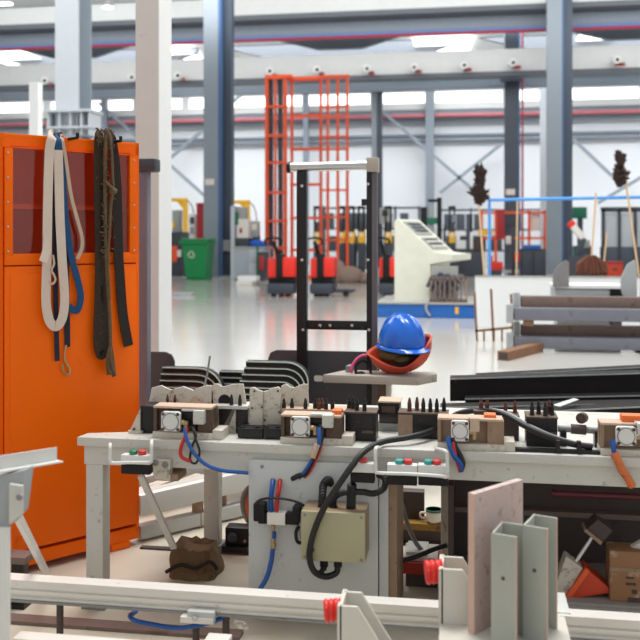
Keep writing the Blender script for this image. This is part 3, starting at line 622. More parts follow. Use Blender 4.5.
# ------------------------------------------------------------------ tooling on the bench
def clamp(label, x0, y0, x1, y1, yb, xb1, v, cap, cover, hoses, tip=None, ca=None):
    """front of the steel body x0..x1,y0..y1; base plate to yb and xb1; cap = square cylinder head, cover = cream cheek"""
    X0, X1, _, _, z0, z1 = PBX(x0, y0, x1, y1, v, .12)
    t = thing('pneumatic_clamp', label, 'clamp', ((X0+X1)/2, v+.06, ZTOP), 0, 'pneumatic clamps along the bench front')
    Xb = VP(xb1, yb, v).x
    MB().box(X0, X1+.002, v-.012, v+.08, ZTOP, ZTOP+.022, .002).build('base_plate', cream_worn, t)
    MB().box(X1, Xb, v-.008, v+.08, ZTOP, ZTOP+.034, .002).build('stop_block', cream_worn, t)
    m = MB(); m.box(X0, X1, v+.02, v+.068, ZTOP+.022, z1-.006, .002); m.box(X0, X0+.012, v, v+.03, ZTOP+.022, z1-.006); m.box(X1-.055, X1, v, v+.03, ZTOP+.022, z1-.006); m.build('body', tan_steel if ca else brown_steel, t)
    m = MB(); m.box(X0, X1-.004, v-.004, v+.07, z1-.008, z1, .002); m.build('top_plate', web_tan, t)
    cx0, cy0, cx1, cy1 = cap; vc = v-.028
    a, b, _, _, c0, c1 = PBX(cx0, cy0, cx1, cy1, vc, .05)
    hd = MB().prism(rrect(a, b, c0, c1, .010, vc), (0, .018, 0), .002).build('cylinder_head', white_paint, t)
    MB().lathe(((a+b)/2, vc, (c0+c1)/2), (0, -1, 0), [((b-a)*.40, 0), ((b-a)*.39, .003), ((b-a)*.36, .0035), ((b-a)*.34, .0025)], 24).build('end_disc', white_paint, hd)
    MB().lathe(((a+b)/2, vc-.0002, (c0+c1)/2), (0, -1, 0), [((b-a)*.45, 0), ((b-a)*.45, .001)], 24).build('groove_ring', mid_grey, hd)
    MB().cyl(((a+b)/2, vc+.018, (c0+c1)/2), ((a+b)/2, v+.03, (c0+c1)/2), (b-a)*.45).build('cylinder_barrel', mid_grey, t)
    for qx in (a+.008, b-.008):
        for qz in (c0+.008, c1-.008): MB().lathe((qx, vc, qz), (0, -1, 0), [(.0055, 0), (.0055, .003), (.002, .003)], 10).build('bolt', brown_steel, hd)
    qx0, qy0, qx1, qy1 = cover
    a2, b2, _, _, d0, d1 = PBX(qx0, qy0, qx1, qy1, v-.03, .05)
    m = MB(); m.box(a2, b2, v-.03, v+.03, d0, d1, .001); m.build('cover_cheek', web_tan if ca == 2 else cream, t)
    m = MB(); m.box(b, a2, v-.012, v+.022, d1-.006, d1, .001); m.build('cover_plate', cream, t)
    MB().box(b+.001, a2-.001, v+.008, v+.022, c0-.002, d1-.007).build('recess_shade', black_steel, t)  # black block puts the shade of the gap into colour
    p = Vector((b+.018, v-.018, c0+(c1-c0)*.45))
    MB().lathe(p+Vector((-.02, .0, 0)), (1, 0, 0), [(.007, 0), (.009, .006), (.009, .016), (.006, .02)], 10).build('hose_fitting', brass, t)
    MB().lathe(p+Vector((0, 0, .006)), (0, 0, -1), [(.009, 0), (.009, .014), (.007, .016), (.007, .03)], 10).build('hose_fitting', brass, t)
    for mt, r, pts in hoses:
        MB().tube([VP(hx, hy, V0+o) for hx, hy, o in pts], r, 8, 6).build('air_hose', mt, t)
    if tip:
        for k, (a_, b_, c_, d_) in enumerate(tip): one('orange_pad', mat('orange_pad%d' % random.randint(0, 9999), (238, 112, 40), .5), t, a_, b_, c_, d_, v+.02, .05, .002)
    return t
clamp('pneumatic clamp nearest the orange locker, red and blue hoses drooping from it', 153.5, 406.5, 213, 434, 441, 223, V0+.045, (161, 412, 180, 431.5), (193, 411, 203.5, 424.5),
      [(hose_red, .0065, [(187, 428, .0), (185, 437, -.01), (181, 447, -.015), (181, 456, -.02), (187, 460, -.025), (191, 461, -.03)]),
       (hose_blue, .0065, [(184.5, 428, -.0), (187, 440, -.02), (194, 453, -.03), (205, 464, -.03), (222, 470.5, -.03), (248.5, 473, -.012)]),
       (rubber, .0042, [(192, 427, .0), (196, 440, -.02), (199.5, 452, -.025), (196, 463, -.03), (190, 460, -.025), (192, 447, -.02), (196, 436, -.015), (193, 428, .0)])], [(201, 407.5, 213, 412.5)])
clamp('pneumatic clamp in front of the tall notched plates, blue and black hoses taped together', 281, 415, 342, 440.5, 447, 353, V0+.03, (290.5, 417, 309.5, 437), (322, 415.5, 332.5, 428),
      [(hose_blue, .0085, [(319, 428, .0), (319.5, 436, -.015), (319, 445, -.02), (316, 452, -.02)]), (rubber, .009, [(321, 425, .01), (321.5, 436, -.01), (318, 450, -.02), (313, 461, -.015), (306, 473, -.012), (298, 476, -.008), (292, 479, -.002)]),
       (hose_red, .006, [(321.5, 443, -.015), (319, 452, -.02), (314, 463, -.015), (309, 472, -.012), (304.5, 477, -.003)]), (hose_blue, .006, [(312, 460, -.02), (305, 471, -.018), (299.5, 478, -.003)]), (web_tan, .0125, [(318, 444, -.018), (315.5, 451, -.02), (313, 457, -.018)])], [(332, 410.5, 341, 415)])
clamp('pneumatic clamp with pinkish cheek above the teal and red buttons', 437.5, 418.5, 504, 444.5, 450, 515, V0+.03, (451, 421, 469, 441.5), (470, 418.5, 479.5, 432),
      [(hose_blue, .0085, [(448, 437, .0), (450, 447, -.015), (455, 457, -.02), (460.5, 464, -.02), (461.5, 471, -.01)]), (rubber, .0085, [(452, 438, .01), (455.5, 447, -.005), (461, 457, -.01), (463, 464, -.012), (461.5, 470, -.005)]), (hose_red, .005, [(453, 442, -.008), (455, 452, -.018), (457, 462, -.02), (460, 472, -.01)])], [(484, 415, 496, 419.5)], ca=2)
clamp('pneumatic clamp at the right picture edge, hoses bound in orange wrap', 600.5, 423.5, 668, 450, 456.5, 676, V0+.03, (616, 427, 636.5, 446), (638, 424, 648, 436),
      [(hose_blue, .0085, [(612.5, 440, .0), (613.5, 447, -.01), (614.5, 455, -.015)]), (mat('orange_wrap', (208, 112, 60), .7, dirt=(70, 50, 46), dirt_amt=.35, dirt_scale=40), .0135, [(614, 453, -.015), (619, 463, -.02), (622, 470, -.02), (627, 477, -.015), (632, 486, -.005)])], [(622, 416, 650, 424)], ca=1)

def notch_plate(label, pts, v, th, mt=cream_worn, hole=None, gusset=None, bolts=()):
    P = [VP(x, y, v) for x, y in pts]; zb_ = min(p.z for p in P)
    c = sum(P, Vector())/len(P)
    t = thing('notched_plate', label, 'tooling plate', (c.x, v+th/2, max(ZTOP, zb_)), 0, 'notched upright plates on the bench')
    MB().prism(P, (0, th, 0), .0015).build('plate', mt, t)
    if hole:
        p = VP(hole[0], hole[1], v-.0015); MB().lathe(p, (0, 1, 0), [(hole[2], 0), (hole[2], .002)], 24).build('hole_ring', black_plastic, t)
    if gusset: 
        G = [VP(x, y, v) for x, y in gusset]; MB().prism(G, (0, th, 0), .001).build('gusset', mt, t)
    for bx_, by_ in bolts: MB().lathe(VP(bx_, by_, v), (0, -1, 0), [(.004, 0), (.004, .004), (.001, .005)], 8).build('bolt', brown_steel, t)
    return t
def pin_geo(p, h, r): return MB().lathe(p, (0, 0, 1), [(r*1.15, 0), (r*1.15, h*.12), (r, h*.14), (r, h*.62), (r*.75, h*.66), (r*.8, h*.72), (r*.45, h*.95), (r*.15, h)], 10)
vN = V0+.2
# left group
n1 = notch_plate('wide double-notched cream plate behind the clamp nearest the orange locker', [(147.5, 432), (148, 406), (151.5, 388), (161, 385.5), (166, 388), (171, 390), (183, 386.5), (188, 388.5), (193, 390.5), (198, 388), (205, 386), (211, 385.5), (212.5, 390), (214, 406), (214, 434)], vN, .012)
pbox(m := MB(), 149, 404.5, 212, 408.5, V0+.165, .05); m.build('ledge', web_tan, n1)
for px in (167.5, 175): pin_geo(VP(px, 405, V0+.175), .04, .006).build('pin', pin_brown, n1)
MB().lathe(VP(196.5, 403, vN-.004), (0, -1, 0), [(.024, 0), (.024, .006), (.015, .008), (.015, .003)], 20).build('ring', web_tan, n1)
MB().tube([VP(203, 390, vN+.03), VP(207, 375, vN+.05), VP(210, 356, vN+.06)], .004, 8).build('rod', mid_grey, n1)
t = thing('side_bracket', 'dark bracket box with a cream gusset at the left end of the bench', 'bracket', VP(140, 434, V0+.1))
one('box', black_steel, t, 140.5, 406, 153.5, 434, V0+.1, .09, .002)
MB().prism([VP(x, y, V0+.09) for x, y in ((128.5, 433.5), (140, 409), (140, 434))], (0, .012, 0)).build('gusset', cream_worn, t)
MB().lathe(VP(134, 429, V0+.09), (0, -1, 0), [(.005, 0), (.005, .004), (.001, .005)], 8).build('bolt', brown_steel, t)
one('base', cream_worn, t, 128, 431, 142, 435, V0+.085, .10)
n2 = notch_plate('cream plate with a large round hole, left of the two tall notched plates', [(212, 437), (211, 407), (211.5, 386), (214, 384), (218, 384), (222, 387), (226, 386), (231, 384.5), (243, 384), (246.5, 407), (246.5, 437)], vN, .012, hole=(224.5, 401, .024))
pbox(m := MB(), 213, 406, 247, 409, V0+.15, .065); m.build('ledge', cream, n2)
for px in (231.5, 240): pin_geo(VP(px, 406.5, V0+.165), .045, .007).build('pin', black_steel, n2)
MB().prism([VP(x, y, V0+.16) for x, y in ((225, 436), (235.5, 409), (236, 437))], (0, .01, 0)).build('gusset', cream_worn, n2)
MB().prism([VP(x, y, V0+.155) for x, y in ((219, 409), (232, 409), (221, 430), (219, 430))], (0, .01, 0)).build('dark_web', black_steel, n2)
one('block', black_steel, n2, 236.5, 409, 248, 438, V0+.15, .04, .002)
n3 = notch_plate('left one of two tall notched cream plates standing on black flat blocks', [(249.5, 430), (249.5, 392), (250, 388), (254, 387.5), (258.5, 390.5), (262.5, 391.5), (262.5, 430)], V0+.13, .014, bolts=((254.5, 391), (252, 408), (262, 407)))
n4 = notch_plate('right one of two tall notched cream plates standing on black flat blocks', [(263.2, 430), (263.2, 391.5), (267, 391), (271, 388.5), (278, 387), (280, 389), (281, 430)], V0+.14, .014, bolts=((278, 391), (279.5, 412), (265, 420)))
for n_, r0, r1 in ((n3, 237.5, 262.5), (n4, 263.3, 281)):
    one('foot_block', black_steel, n_, r0, 428.5, r1, 438, V0+.07, .1, .003)
    for k in (.2, .8): MB().lathe(VP(r0+(r1-r0)*k, 428.5, V0+.085), (0, 0, 1), [(.008, 0), (.008, .008), (.003, .009)], 8).build('bolt', black_steel, n_)
n5 = notch_plate('cream notched plate pair with three dark pins behind the second clamp', [(280.5, 437), (281, 386), (286, 384), (290, 387), (294, 388), (298, 386), (303, 384), (307.5, 384.5), (309, 412), (309, 437)], V0+.19, .012)
pbox(m := MB(), 282, 409.5, 345, 414, V0+.13, .085); m.build('ledge', web_tan, n5)
for px, o in ((284, .14), (292, .15), (305.5, .14), (315, .15), (319, .14), (322.5, .16), (326, .14), (332.5, .15)): pin_geo(VP(px, 411, V0+o), .047, .0075).build('pin', black_steel if px < 318 else (pin_brown if px in (319, 322.5) else black_steel), n5)

def pin_block(label, x0, y0, x1, y1, v, d, mats, pins, window=None, ph=.045, face_split=None, grp='pin blocks on the bench'):
    X0, X1, _, _, z0, z1 = PBX(x0, y0, x1, y1, v, d)
    t = thing('pin_block', label, 'pin block', ((X0+X1)/2, v+d/2, ZTOP), 0, grp)
    MB().box(X0, X1, v, v+d, ZTOP, z1-.006, .002).build('body', mats[0], t)
    MB().box(X0-.002, X1+.002, v-.002, v+d+.002, z1-.006, z1, .001).build('top_plate', mats[1], t)
    if face_split: MB().box(X0-.001, VP(face_split, y0, v).x, v-.004, v, ZTOP+.01, z1-.008).build('face_plate', tan_steel, t)
    for k, (px, o, mt) in enumerate(pins):
        p = VP(px, y0, v+o); p.z = z1-.001; pin_geo(p, ph, .0075).build('pin', mt, t)
    if window:
        a, b, c_, d_ = window; o = MB(); pbox(o, a, b, c_, d_, v-.003, .004); o.build('opening', rubber, t)
        o = MB(); pbox(o, a-1, d_, c_+.5, d_+2.4, v-.012, .012); o.build('lip', brown_steel, t)
    return t
B = black_steel; P_ = pin_brown
pin_block('black steel pin block with a square opening, just right of the second clamp', 345, 412, 376, 437, V0+.1, .09, (B, brown_steel), [(349, .07, B), (357, .03, B), (364.5, .02, B), (353, .06, B)], (363, 416, 372.5, 431))
t = thing('gauge_box', 'small black box with a brown window on a grey foot at the bench middle', 'gauge', VP(388, 430, V0+.28))
MB().box(VP(378, 420, V0+.28).x, VP(399, 420, V0+.28).x, V0+.28, V0+.36, ZTOP, VP(388, 422, V0+.28).z, .002).build('foot', screen_grey, t)
one('lower_case', storage_dark, t, 379, 414.5, 398.5, 424, V0+.28, .08, .002); one('case', black_steel, t, 378, 402, 399.5, 415, V0+.27, .09, .003)
one('window', brown_steel, t, 381.5, 406.5, 395, 412.5, V0+.267, .004); one('rim', web_tan, t, 378, 401.5, 400.5, 403, V0+.265, .1)
pin_block('wide black pin block with six pins and a brown left face', 398.5, 413, 448, 438, V0+.17, .08, (B, brown_steel), [(409.5, .03, P_), (417, .05, P_), (423.3, .03, B), (430.3, .03, B), (436.8, .03, B), (444, .05, B)], None, .05, 412.5)
pin_block('low brown pin block with bronze pins, left of the boxy five pin block', 503, 415.5, 519, 436, V0+.19, .08, (storage_dark, brown_steel), [(505.5, .03, P_), (515, .05, P_)], None, .045)
pin_block('half hidden block with two bronze pins just behind the third clamp', 474, 411, 497, 436, V0+.2, .05, (storage_dark, brown_steel), [(481, .03, P_), (487.2, .02, P_)], None, .042)
pin_block('boxy black block with five pins and a side opening, near the right end', 526.5, 417, 557.5, 442.5, V0+.11, .1, (B, brown_steel), [(532, .03, B), (538.6, .05, B), (545.2, .02, B), (552, .04, B), (549, .06, pin_brown)], (548, 421, 555.5, 433), .05)
# rods on the right end
t = thing('shaft_rod', 'horizontal steel rod with a round eye standing on it, right end of bench', 'rod', VP(580, 432, V0+.15))
MB().cyl(VP(558, 428.5, V0+.15), VP(604, 431, V0+.15), .0115).build('rod', mid_grey, t)
MB().cyl(VP(571, 428.8, V0+.15), VP(586, 430, V0+.15), .017).build('sleeve', storage_dark, t)
MB().lathe(VP(581, 418.5, V0+.145), (0.5, 1, 0), [(.0185, 0), (.0185, .022), (.009, .022), (.009, -.001), (.0185, 0)], 20).build('eye', brown_steel, t)
for px in (563, 597): MB().box(VP(px-3, 440, V0+.15).x, VP(px+3, 440, V0+.15).x, V0+.13, V0+.17, ZTOP, VP(px, 431, V0+.15).z).build('support', B, t)
t = thing('cable_rail', 'flat black bar with two upright clips along the right bench front', 'cable rail', VP(556, 448, V0+.03))
MB().box(VP(513, 448, V0+.03).x, VP(600, 448, V0+.03).x, V0+.025, V0+.05, ZTOP, ZTOP+.012, .002).build('bar', B, t)
for px in (558, 579): MB().box(VP(px-2.3, 440, V0+.02).x, VP(px+2.3, 440, V0+.02).x, V0+.018, V0+.034, ZTOP+.001, ZTOP+.045, .003).build('clip', B, t)

# ------------------------------------------------------------------ guide rail in front and what hangs on it
vR = 2.66
zr1, zr0 = VP(320, 600, vR).z, VP(320, 620, vR).z
xa, xb = VP(-40, 590, vR).x, VP(700, 620, vR).x
t = thing('guide_rail', 'long white slotted aluminium guide rail crossing in front of the bench', 'rail', ((xa+xb)/2, vR+.03, 0))
h_ = zr1-zr0
prof = [(0, 0), (.055, 0), (.055, h_), (0, h_), (0, h_*.60), (.006, h_*.57), (.006, h_*.50), (0, h_*.47), (0, h_*.30), (.008, h_*.27), (.008, h_*.14), (0, h_*.11)]
MB().prism([(xa, vR+y, zr0+z) for y, z in prof], (xb-xa, 0, 0), 0).build('profile', white_alu, t)
MB().box(xa, xb, vR-.006, vR+.061, zr0-.008, zr0-.0005).build('base_strip', mid_grey, t)
for px in (60, 196, 226, 470, 640):
    p = VP(px, 612, vR+.03); MB().cyl((p.x, p.y, 0.0), (p.x, p.y, zr0-.008), .011).build('support_pin', storage_dark, t)
vl = 2.36
t = thing('lower_rail', 'white flat bar lying low along the bottom left edge, nearer than guide rail', 'bar', (VP(70, 640, vl).x, vl, 0))
m = MB(); x0, x1 = VP(12, 634, vl).x, VP(225, 650, vl).x; zq = VP(60, 642, vl).z; m.box(x0, x1, vl, vl+.05, zq-.03, zq, .003); m.build('bar', white_alu, t)
for k in (.12, .9): m = MB(); m.box(x0+(x1-x0)*k, x0+(x1-x0)*k+.03, vl+.01, vl+.04, 0, zq-.03); m.build('foot', mid_grey, t)
p = FL(100, 627); tag(MB().box(FL(-60, 620).x, FL(240, 640).x, p.y-.03, p.y+.03, 0.001, .013).build('floor_strip', rust_tube), 'narrow rust-brown flat strip on the floor below the guide rail', 'floor strip')
t = thing('rail_clip', 'small pale two-step clip with a bolt under the guide rail, above blue hose', 'clip', VP(195, 620, vR-.03))
one('lower_step', white_alu, t, 180, 618, 213, 624, vR-.035, .03, .002); one('upper_step', panel_grey, t, 187, 612, 214, 619, vR-.03, .024, .002)
MB().lathe(VP(195, 618, vR-.035), (0, -1, 0), [(.009, 0), (.009, .005), (.004, .006)], 10).build('bolt', chrome, t)
tag(MB().tube([VP(176, 628, vR+.02), VP(150, 624, vR+.02), VP(136, 621, vR+.0), VP(130, 616, vR+.03), VP(136, 611.5, vR+.09)]
    [::-1] + [VP(200, 625, vR+.0), VP(222, 618, vR+.02), VP(228, 611, vR+.08)], .0075).build('blue_hose', hose_blue), 'blue air hose looping beneath the white guide rail at the bottom', 'hose')
t = thing('stub_bracket', 'small white block low between the guide rail supports at the bottom', 'block', VP(215, 640, vR-.2))
MB().box(VP(202, 640, vR-.2).x, VP(226, 640, vR-.2).x, vR-.2, vR-.13, 0, VP(214, 644, vR-.2).z, .003).build('block', white_alu, t)
MB().box(VP(206, 640, vR-.21).x, VP(222, 640, vR-.21).x, vR-.21, vR-.12, 0, .02).build('foot', mid_grey, t)
tag(MB().ball(VP(241, 625, vR+.05), .012, 1.4, 1, .9).tube([VP(234, 621, vR+.05), VP(241, 625, vR+.05), VP(247, 628, vR+.03)], .006, 6).build('cloth_scrap', paper), 'crumpled white scrap stuck below the guide rail', 'scrap')

# post with angle iron, left edge, near
Zl = 2.25
def pz(py, Z): return H-(py-HY)/F*Z
t = thing('stand_post', 'white steel stand at the left edge with an angle iron bolted on top', 'stand', (W(0, 600, Zl).x, W(0, 600, Zl).y, 0))
a = W(-16, 600, Zl); b = W(11.5, 600, Zl)
MB().box(a.x, b.x-.006, a.y, a.y+.02, 0.01, pz(527, Zl), .004).build('post', white_paint, t)
MB().box(a.x-.03, b.x+.03, a.y-.03, a.y+.1, 0, .012).build('foot_plate', mid_grey, t)
a2 = W(-16, 500, Zl); 
MB().prism([W(-20, 536, Zl), W(8, 526.5, Zl), W(19, 514, Zl+.02), W(25, 470, Zl+.03), W(-20, 480, Zl)], (0, .05, 0), .002).build('head_block', grey_paint, t)
MB().prism([W(9, 524, Zl-.012), W(22, 514, Zl-.005), W(22, 486, Zl-.005), W(9, 484, Zl-.012)], (0, .01, 0), .001).build('cheek_plate', cream, t)
MB().lathe(W(20, 497, Zl-.02), (0, -1, 0), [(.008, 0), (.008, .006), (.003, .007)], 10).build('bolt', mid_grey, t)
g0, g1 = W(-30, 470, Zl-.06), W(57, 455, Zl+.33)
ang = thing('angle_iron', 'white angle iron resting across the top of the left stand', 'angle iron', (W(20, 465, Zl).x, W(20, 465, Zl).y, pz(471, Zl)))
d = (W(57, 461.5, Zl+.16)-W(-30, 476, Zl-.05)); p0 = W(-30, 476, Zl-.05); sd = Vector((d.y, -d.x, 0)).normalized()
MB().prism([p0, p0+Vector((0, 0, .038)), p0+Vector((0, 0, .038))-sd*.004, p0-sd*.004], d, 0).build('upright_flange', white_paint, ang)
MB().prism([p0-sd*.004, p0+sd*.022, p0+sd*.022+Vector((0, 0, .004)), p0-sd*.004+Vector((0, 0, .004))], d*1.015, 0).build('flat_flange', white_paint, ang)
tag(MB().bar(W(12, 505, Zl+.09), FL(51, 582, 0.02), .022, .016, up=(1, 0, 0)).build('diagonal_strut', white_paint), 'thin white diagonal strut leaning from the left stand toward the floor', 'strut')
p = FL(21, 580)
t = thing('low_stand', 'low rusty-topped stand on a black foot, before the orange locker', 'stand', (p.x, p.y, 0))
Zs = 3.3; q0, q1 = W(-8, 556, Zs), W(32, 556, Zs)
MB().box(q0.x, q1.x, q0.y-.03, q0.y+.05, pz(560, Zs), pz(553, Zs), .003).build('top', rust_tube, t)
MB().box(W(13, 560, Zs).x, W(26, 560, Zs).x, q0.y, q0.y+.04, 0.02, pz(559, Zs)).build('foot', black_steel, t)
MB().box(W(8, 560, Zs).x, W(31, 560, Zs).x, q0.y-.03, q0.y+.1, 0, .02).build('base', black_steel, t)

# ------------------------------------------------------------------ welded brackets and plates at the lower right, near
def upright(name, label, cat, plan, z0py, z1py, mt, grp=None):
    """vertical prism: plan = list of (px, depth)"""
    P = []
    zt_ = pz(z1py, plan[0][1]); zb_ = pz(z0py, plan[0][1]) if z0py else 0
    for px, Z in plan: q = W(px, 600, Z); P.append(Vector((q.x, q.y, zb_)))
    o = MB().prism(P, (0, 0, zt_-zb_), .001).build(name, mt)
    return o
Zb = 2.2
t = thing('carriage_base', 'low cream base plate carrying the pinkish board and channels, bottom right', 'base plate', (W(500, 640, Zb).x, W(500, 640, Zb).y, 0))
q = W(462, 640, Zb); zbp = pz(632, 2.28)
MB().box(W(440, 640, 2.35).x, W(575, 640, 2.15).x, q.y-.12, q.y+.22, zbp-.016, zbp, .002).build('plate', bracket_cream, t)
MB().box(W(455, 640, 2.35).x, W(565, 640, 2.15).x, q.y-.06, q.y+.16, 0, zbp-.016).build('block', mid_grey, t)
# pinkish board
B0 = W(468.5, 560, 2.28); B1 = W(474.5, 560, 2.265); B2 = W(523, 560, 2.40); B3 = W(517, 560, 2.415)
ztop0 = pz(492.5, 2.28)
t = thing('worn_board', 'tall pinkish worn plate standing on edge, tallest piece at the lower right', 'plate', (B1.x, B1.y, zbp))
P = [Vector((b_.x, b_.y, zbp)) for b_ in (B0, B1, B2, B3)]
MB().prism(P, (0, 0, ztop0-zbp), .001).build('board', pink_plate, t)
e = (B1-B0)*.04
MB().prism([Vector((b_.x, b_.y, zbp)) for b_ in (B0-(B2-B1)*.006, B1-(B2-B1)*.006, B1, B0)], (0, 0, ztop0-zbp)).build('cut_edge', plate_edge, t)
def channel(label, a, b, c, d, ytop, Zt):
    """U channel: a-b front flange, a-c web, c-d rear flange (picture x, depth)"""
    def pt(q): w_ = W(q[0], 600, q[1]); return Vector((w_.x, w_.y, zbp))
    pa, pb, pc, pd = pt(a), pt(b), pt(c), pt(d); h = pz(ytop, Zt)-zbp
    t = thing('steel_channel', label, 'channel', (pa.x, pa.y, zbp), 0, 'upright channels at the lower right')
    def slab(p, q, th, nm, mt, edge=None):
        dd = (q-p); n = Vector((dd.y, -dd.x, 0)).normalized()*th
        MB().prism([p, q, q-n, p-n], (0, 0, h), .0005).build(nm, mt, t)
        if edge:
            u = dd.normalized()*.0022
            MB().prism([q, q+u, q+u-n, q-n], (0, 0, h)).build('cut_edge', plate_edge, t)
    slab(pa, pb, .006, 'front_flange', channel_grey, True); slab(pa, pc, -.006, 'web', channel_grey); slab(pc, pd, .006, 'rear_flange', channel_grey, True)
    m0 = (pa+pb)/2+Vector((0, 0, h*.62)); n = Vector(((pb-pa).y, -(pb-pa).x, 0)).normalized()
    MB().lathe(m0, n, [(.005, -.001), (.005, .0008), (.003, .001)], 12).build('drill_hole', brown_steel, t)
    return t
channel('shorter grey-green upright channel with a small hole, beside the pinkish plate', (491, 2.20), (515.5, 2.17), (501, 2.285), (526, 2.255), 533, 2.20)
channel('taller grey-green upright channel with a small hole, right of the shorter one', (522.5, 2.24), (546.5, 2.21), (533, 2.325), (556, 2.295), 525, 2.24)
def gusset_bracket(label, x0, ytop, x1, Z, slope, grp='welded cream brackets with red springs', hgt=None):
    p = W(x0, 620, Z); a, b = W(x0, ytop, Z), W(x1, ytop, Z)
    t = thing('welded_bracket', label, 'bracket', (p.x, p.y, 0), 0, grp)
    z1 = a.z
    MB().box(a.x-.006, a.x+.006, a.y, a.y+.11, 0.01, z1, .001).build('back_plate', bracket_cream, t)
    for dy, k in ((0, 1), (.09, 1)):
        y = a.y+dy
        pts = [(a.x, y, 0.01), (a.x, y, z1), (a.x+slope[0], y, z1), (a.x+slope[1], y, z1-slope[2]), (a.x+slope[1], y, .01)]
        MB().prism(pts, (0, .009, 0), .001).build('gusset', bracket_cream, t)
    MB().box(a.x-.02, a.x+slope[1]+.02, a.y-.02, a.y+.13, 0, .012).build('base', mid_grey, t)
    return t
g = gusset_bracket('welded cream bracket with slanting side at the bottom middle, red spring on it', 339.5, 606, 360, 2.25, (.045, .20, .24))
g2 = gusset_bracket('tall welded cream bracket left of the pinkish plate, red spring on it', 441, 569, 468, 2.33, (.055, .074, .03))
def spring(label, x0, x1, yc, rpx, Z):
    a, b = W(x0, yc, Z), W(x1, yc-1.5, Z); r = rpx*Z/F; n = 40; P, R = [], []
    for i in range(n+1):
        u = i/n; P.append(a.lerp(b, u)); R.append(r*(.86+.14*abs(sin(u*pi*3.5))))
    return tag(MB().rings(P, R, 20).build('bellows_spring', red_spring), label, 'spring', 'red spring buffers')
spring('red ribbed spring buffer lying before the guide rail, bottom middle', 324, 341.5, 611, 11.5, 2.29)
spring('red ribbed spring buffer beside the tall cream bracket, above the guide rail', 425, 443, 572.5, 12, 2.37)
t = thing('profile_offcut', 'white profile offcut with pinkish cut ends standing right of the channels', 'offcut', (W(564, 640, 2.6).x, W(564, 640, 2.6).y, 0))
q = W(557, 620, 2.6); r_ = W(570, 620, 2.6)
MB().box(q.x, r_.x, q.y, q.y+.15, pz(632, 2.6), pz(612, 2.6), .002).build('profile', white_paint, t)
MB().box(r_.x-.004, r_.x+.002, q.y-.004, q.y+.004, pz(640, 2.6), pz(613, 2.6)).build('cut_edge', plate_edge, t)
MB().box(q.x, r_.x+.03, q.y, q.y+.14, 0, pz(632, 2.6)).build('lower_profile', tan_steel, t)

# ------------------------------------------------------------------ storage under the bench
vS = 3.2
t = thing('under_bench_shelf', 'dark brown open storage unit under the right half of the bench', 'shelf unit', (1.0, vS+.2, 0))
sx0, sx1 = VP(449, 560, vS+.3).x, 1.5
m = MB(); m.box(sx0, sx1, vS+.40, vS+.42, 0.02, .50); m.build('back_panel', storage_dark, t)
m = MB(); m.box(sx0, sx0+.02, vS+.12, vS+.40, .02, .44); m.build('side_panel', storage_dark, t)
zsh = VP(600, 604, vS).z
m = MB(); m.box(sx0+.02, sx1, vS, vS+.40, zsh-.012, zsh, .002); m.box(sx0+.02, sx1, vS, vS+.04, zsh-.085, zsh-.012, .002); m.build('bottom_shelf', shelf_grey, t)
m = MB(); m.box(sx0+.02, sx1, vS+.36, vS+.40, VP(560, 517, vS+.36).z, VP(560, 512, vS+.36).z); m.build('rear_ledge', mat('ledge_brown', (120, 104, 98), .6), t)
m = MB(); m.box(sx0+.02, sx1-.01, vS+.06, vS+.12, 0, .03); m.box(sx0, sx0+.05, vS+.2, vS+.4, 0, .02); m.build('foot', storage_dark, t)
tag(MB().cyl(VP(552, 493, vS+.12), VP(700, 499, vS+.12), .012).build('red_tube', mat('burgundy_paint', (92, 30, 44), .4)), 'dark red tube slung under the bench top at the right', 'tube')
x0, x1, _, _, _, z1 = PBX(610, 552, 655, 604, vS+.03, .25)
t = thing('cardboard_box', 'battered brown cardboard box on the shelf under the bench, right edge', 'box', ((x0+x1)/2, vS+.15, zsh))
MB().box(x0, x1, vS+.03, vS+.13, zsh, z1, .004).build('box_body', carton, t)
MB().box(x0-.001, x1+.001, vS+.028, vS+.03, zsh+(z1-zsh)*.60, zsh+(z1-zsh)*.68).build('tape', tan_steel, t)
for k, (a, b, c_, d_) in enumerate(((626, 577, 634, 579), (626, 583, 636, 585.5), (628, 598, 640, 602), (632, 590, 637, 594))): one('printed_mark', storage_dark, t, a, b, c_, d_, vS+.0275, .001)
tag(MB().bar(VP(630, 554, vS+.1), VP(652, 541, vS+.06), .045, .03, up=(0, 1, 0), b=.006).build('paper_roll', paper), 'crumpled white paper roll on top of the battered cardboard box', 'paper')
# orange wedge, pale block, rod with square head
vo = vS+.045
t = thing('orange_wedge', 'orange-red triangular chock lying beside the cardboard box', 'chock', VP(587, 600, vo))
MB().prism([VP(x, y, vo) for x, y in ((563.5, 600), (586, 568.5), (609, 588), (610, 593), (590, 596))], (0, .09, 0), .002).build('body', red_orange, t)
MB().prism([VP(x, y, vo-.006) for x, y in ((563.5, 600), (586, 568.5), (590, 571.5), (571, 598.5))], (0, .02, 0), .001).build('rim', mat('bright_orange_rim', (232, 92, 44), .45), t)
t = thing('rod_tool', 'square block head on a steel rod rising from a tilted pale block', 'tool', VP(575, 601, vo+.02))
MB().prism([VP(x, y, vo+.01) for x, y in ((557, 602), (554, 590), (566, 556.5), (583, 568.5), (562, 602))], (0, .07, 0), .002).build('base_block', cream_worn, t)
MB().cyl(VP(575, 563, vo+.04), VP(593, 536, vo+.06), .0085).build('rod', chrome, t)
hd = [VP(x, y, vo+.01) for x, y in ((584, 531.5), (598, 519.5), (613, 531), (601, 544.5))]
MB().prism(hd, (0, .08, 0), .003).build('head', storage_dark, t)
MB().prism([VP(x, y, vo+.005) for x, y in ((584, 531.5), (586, 529), (602.5, 542), (601, 545.5))], (0, .08, 0), .001).build('head_face', tan_steel, t)
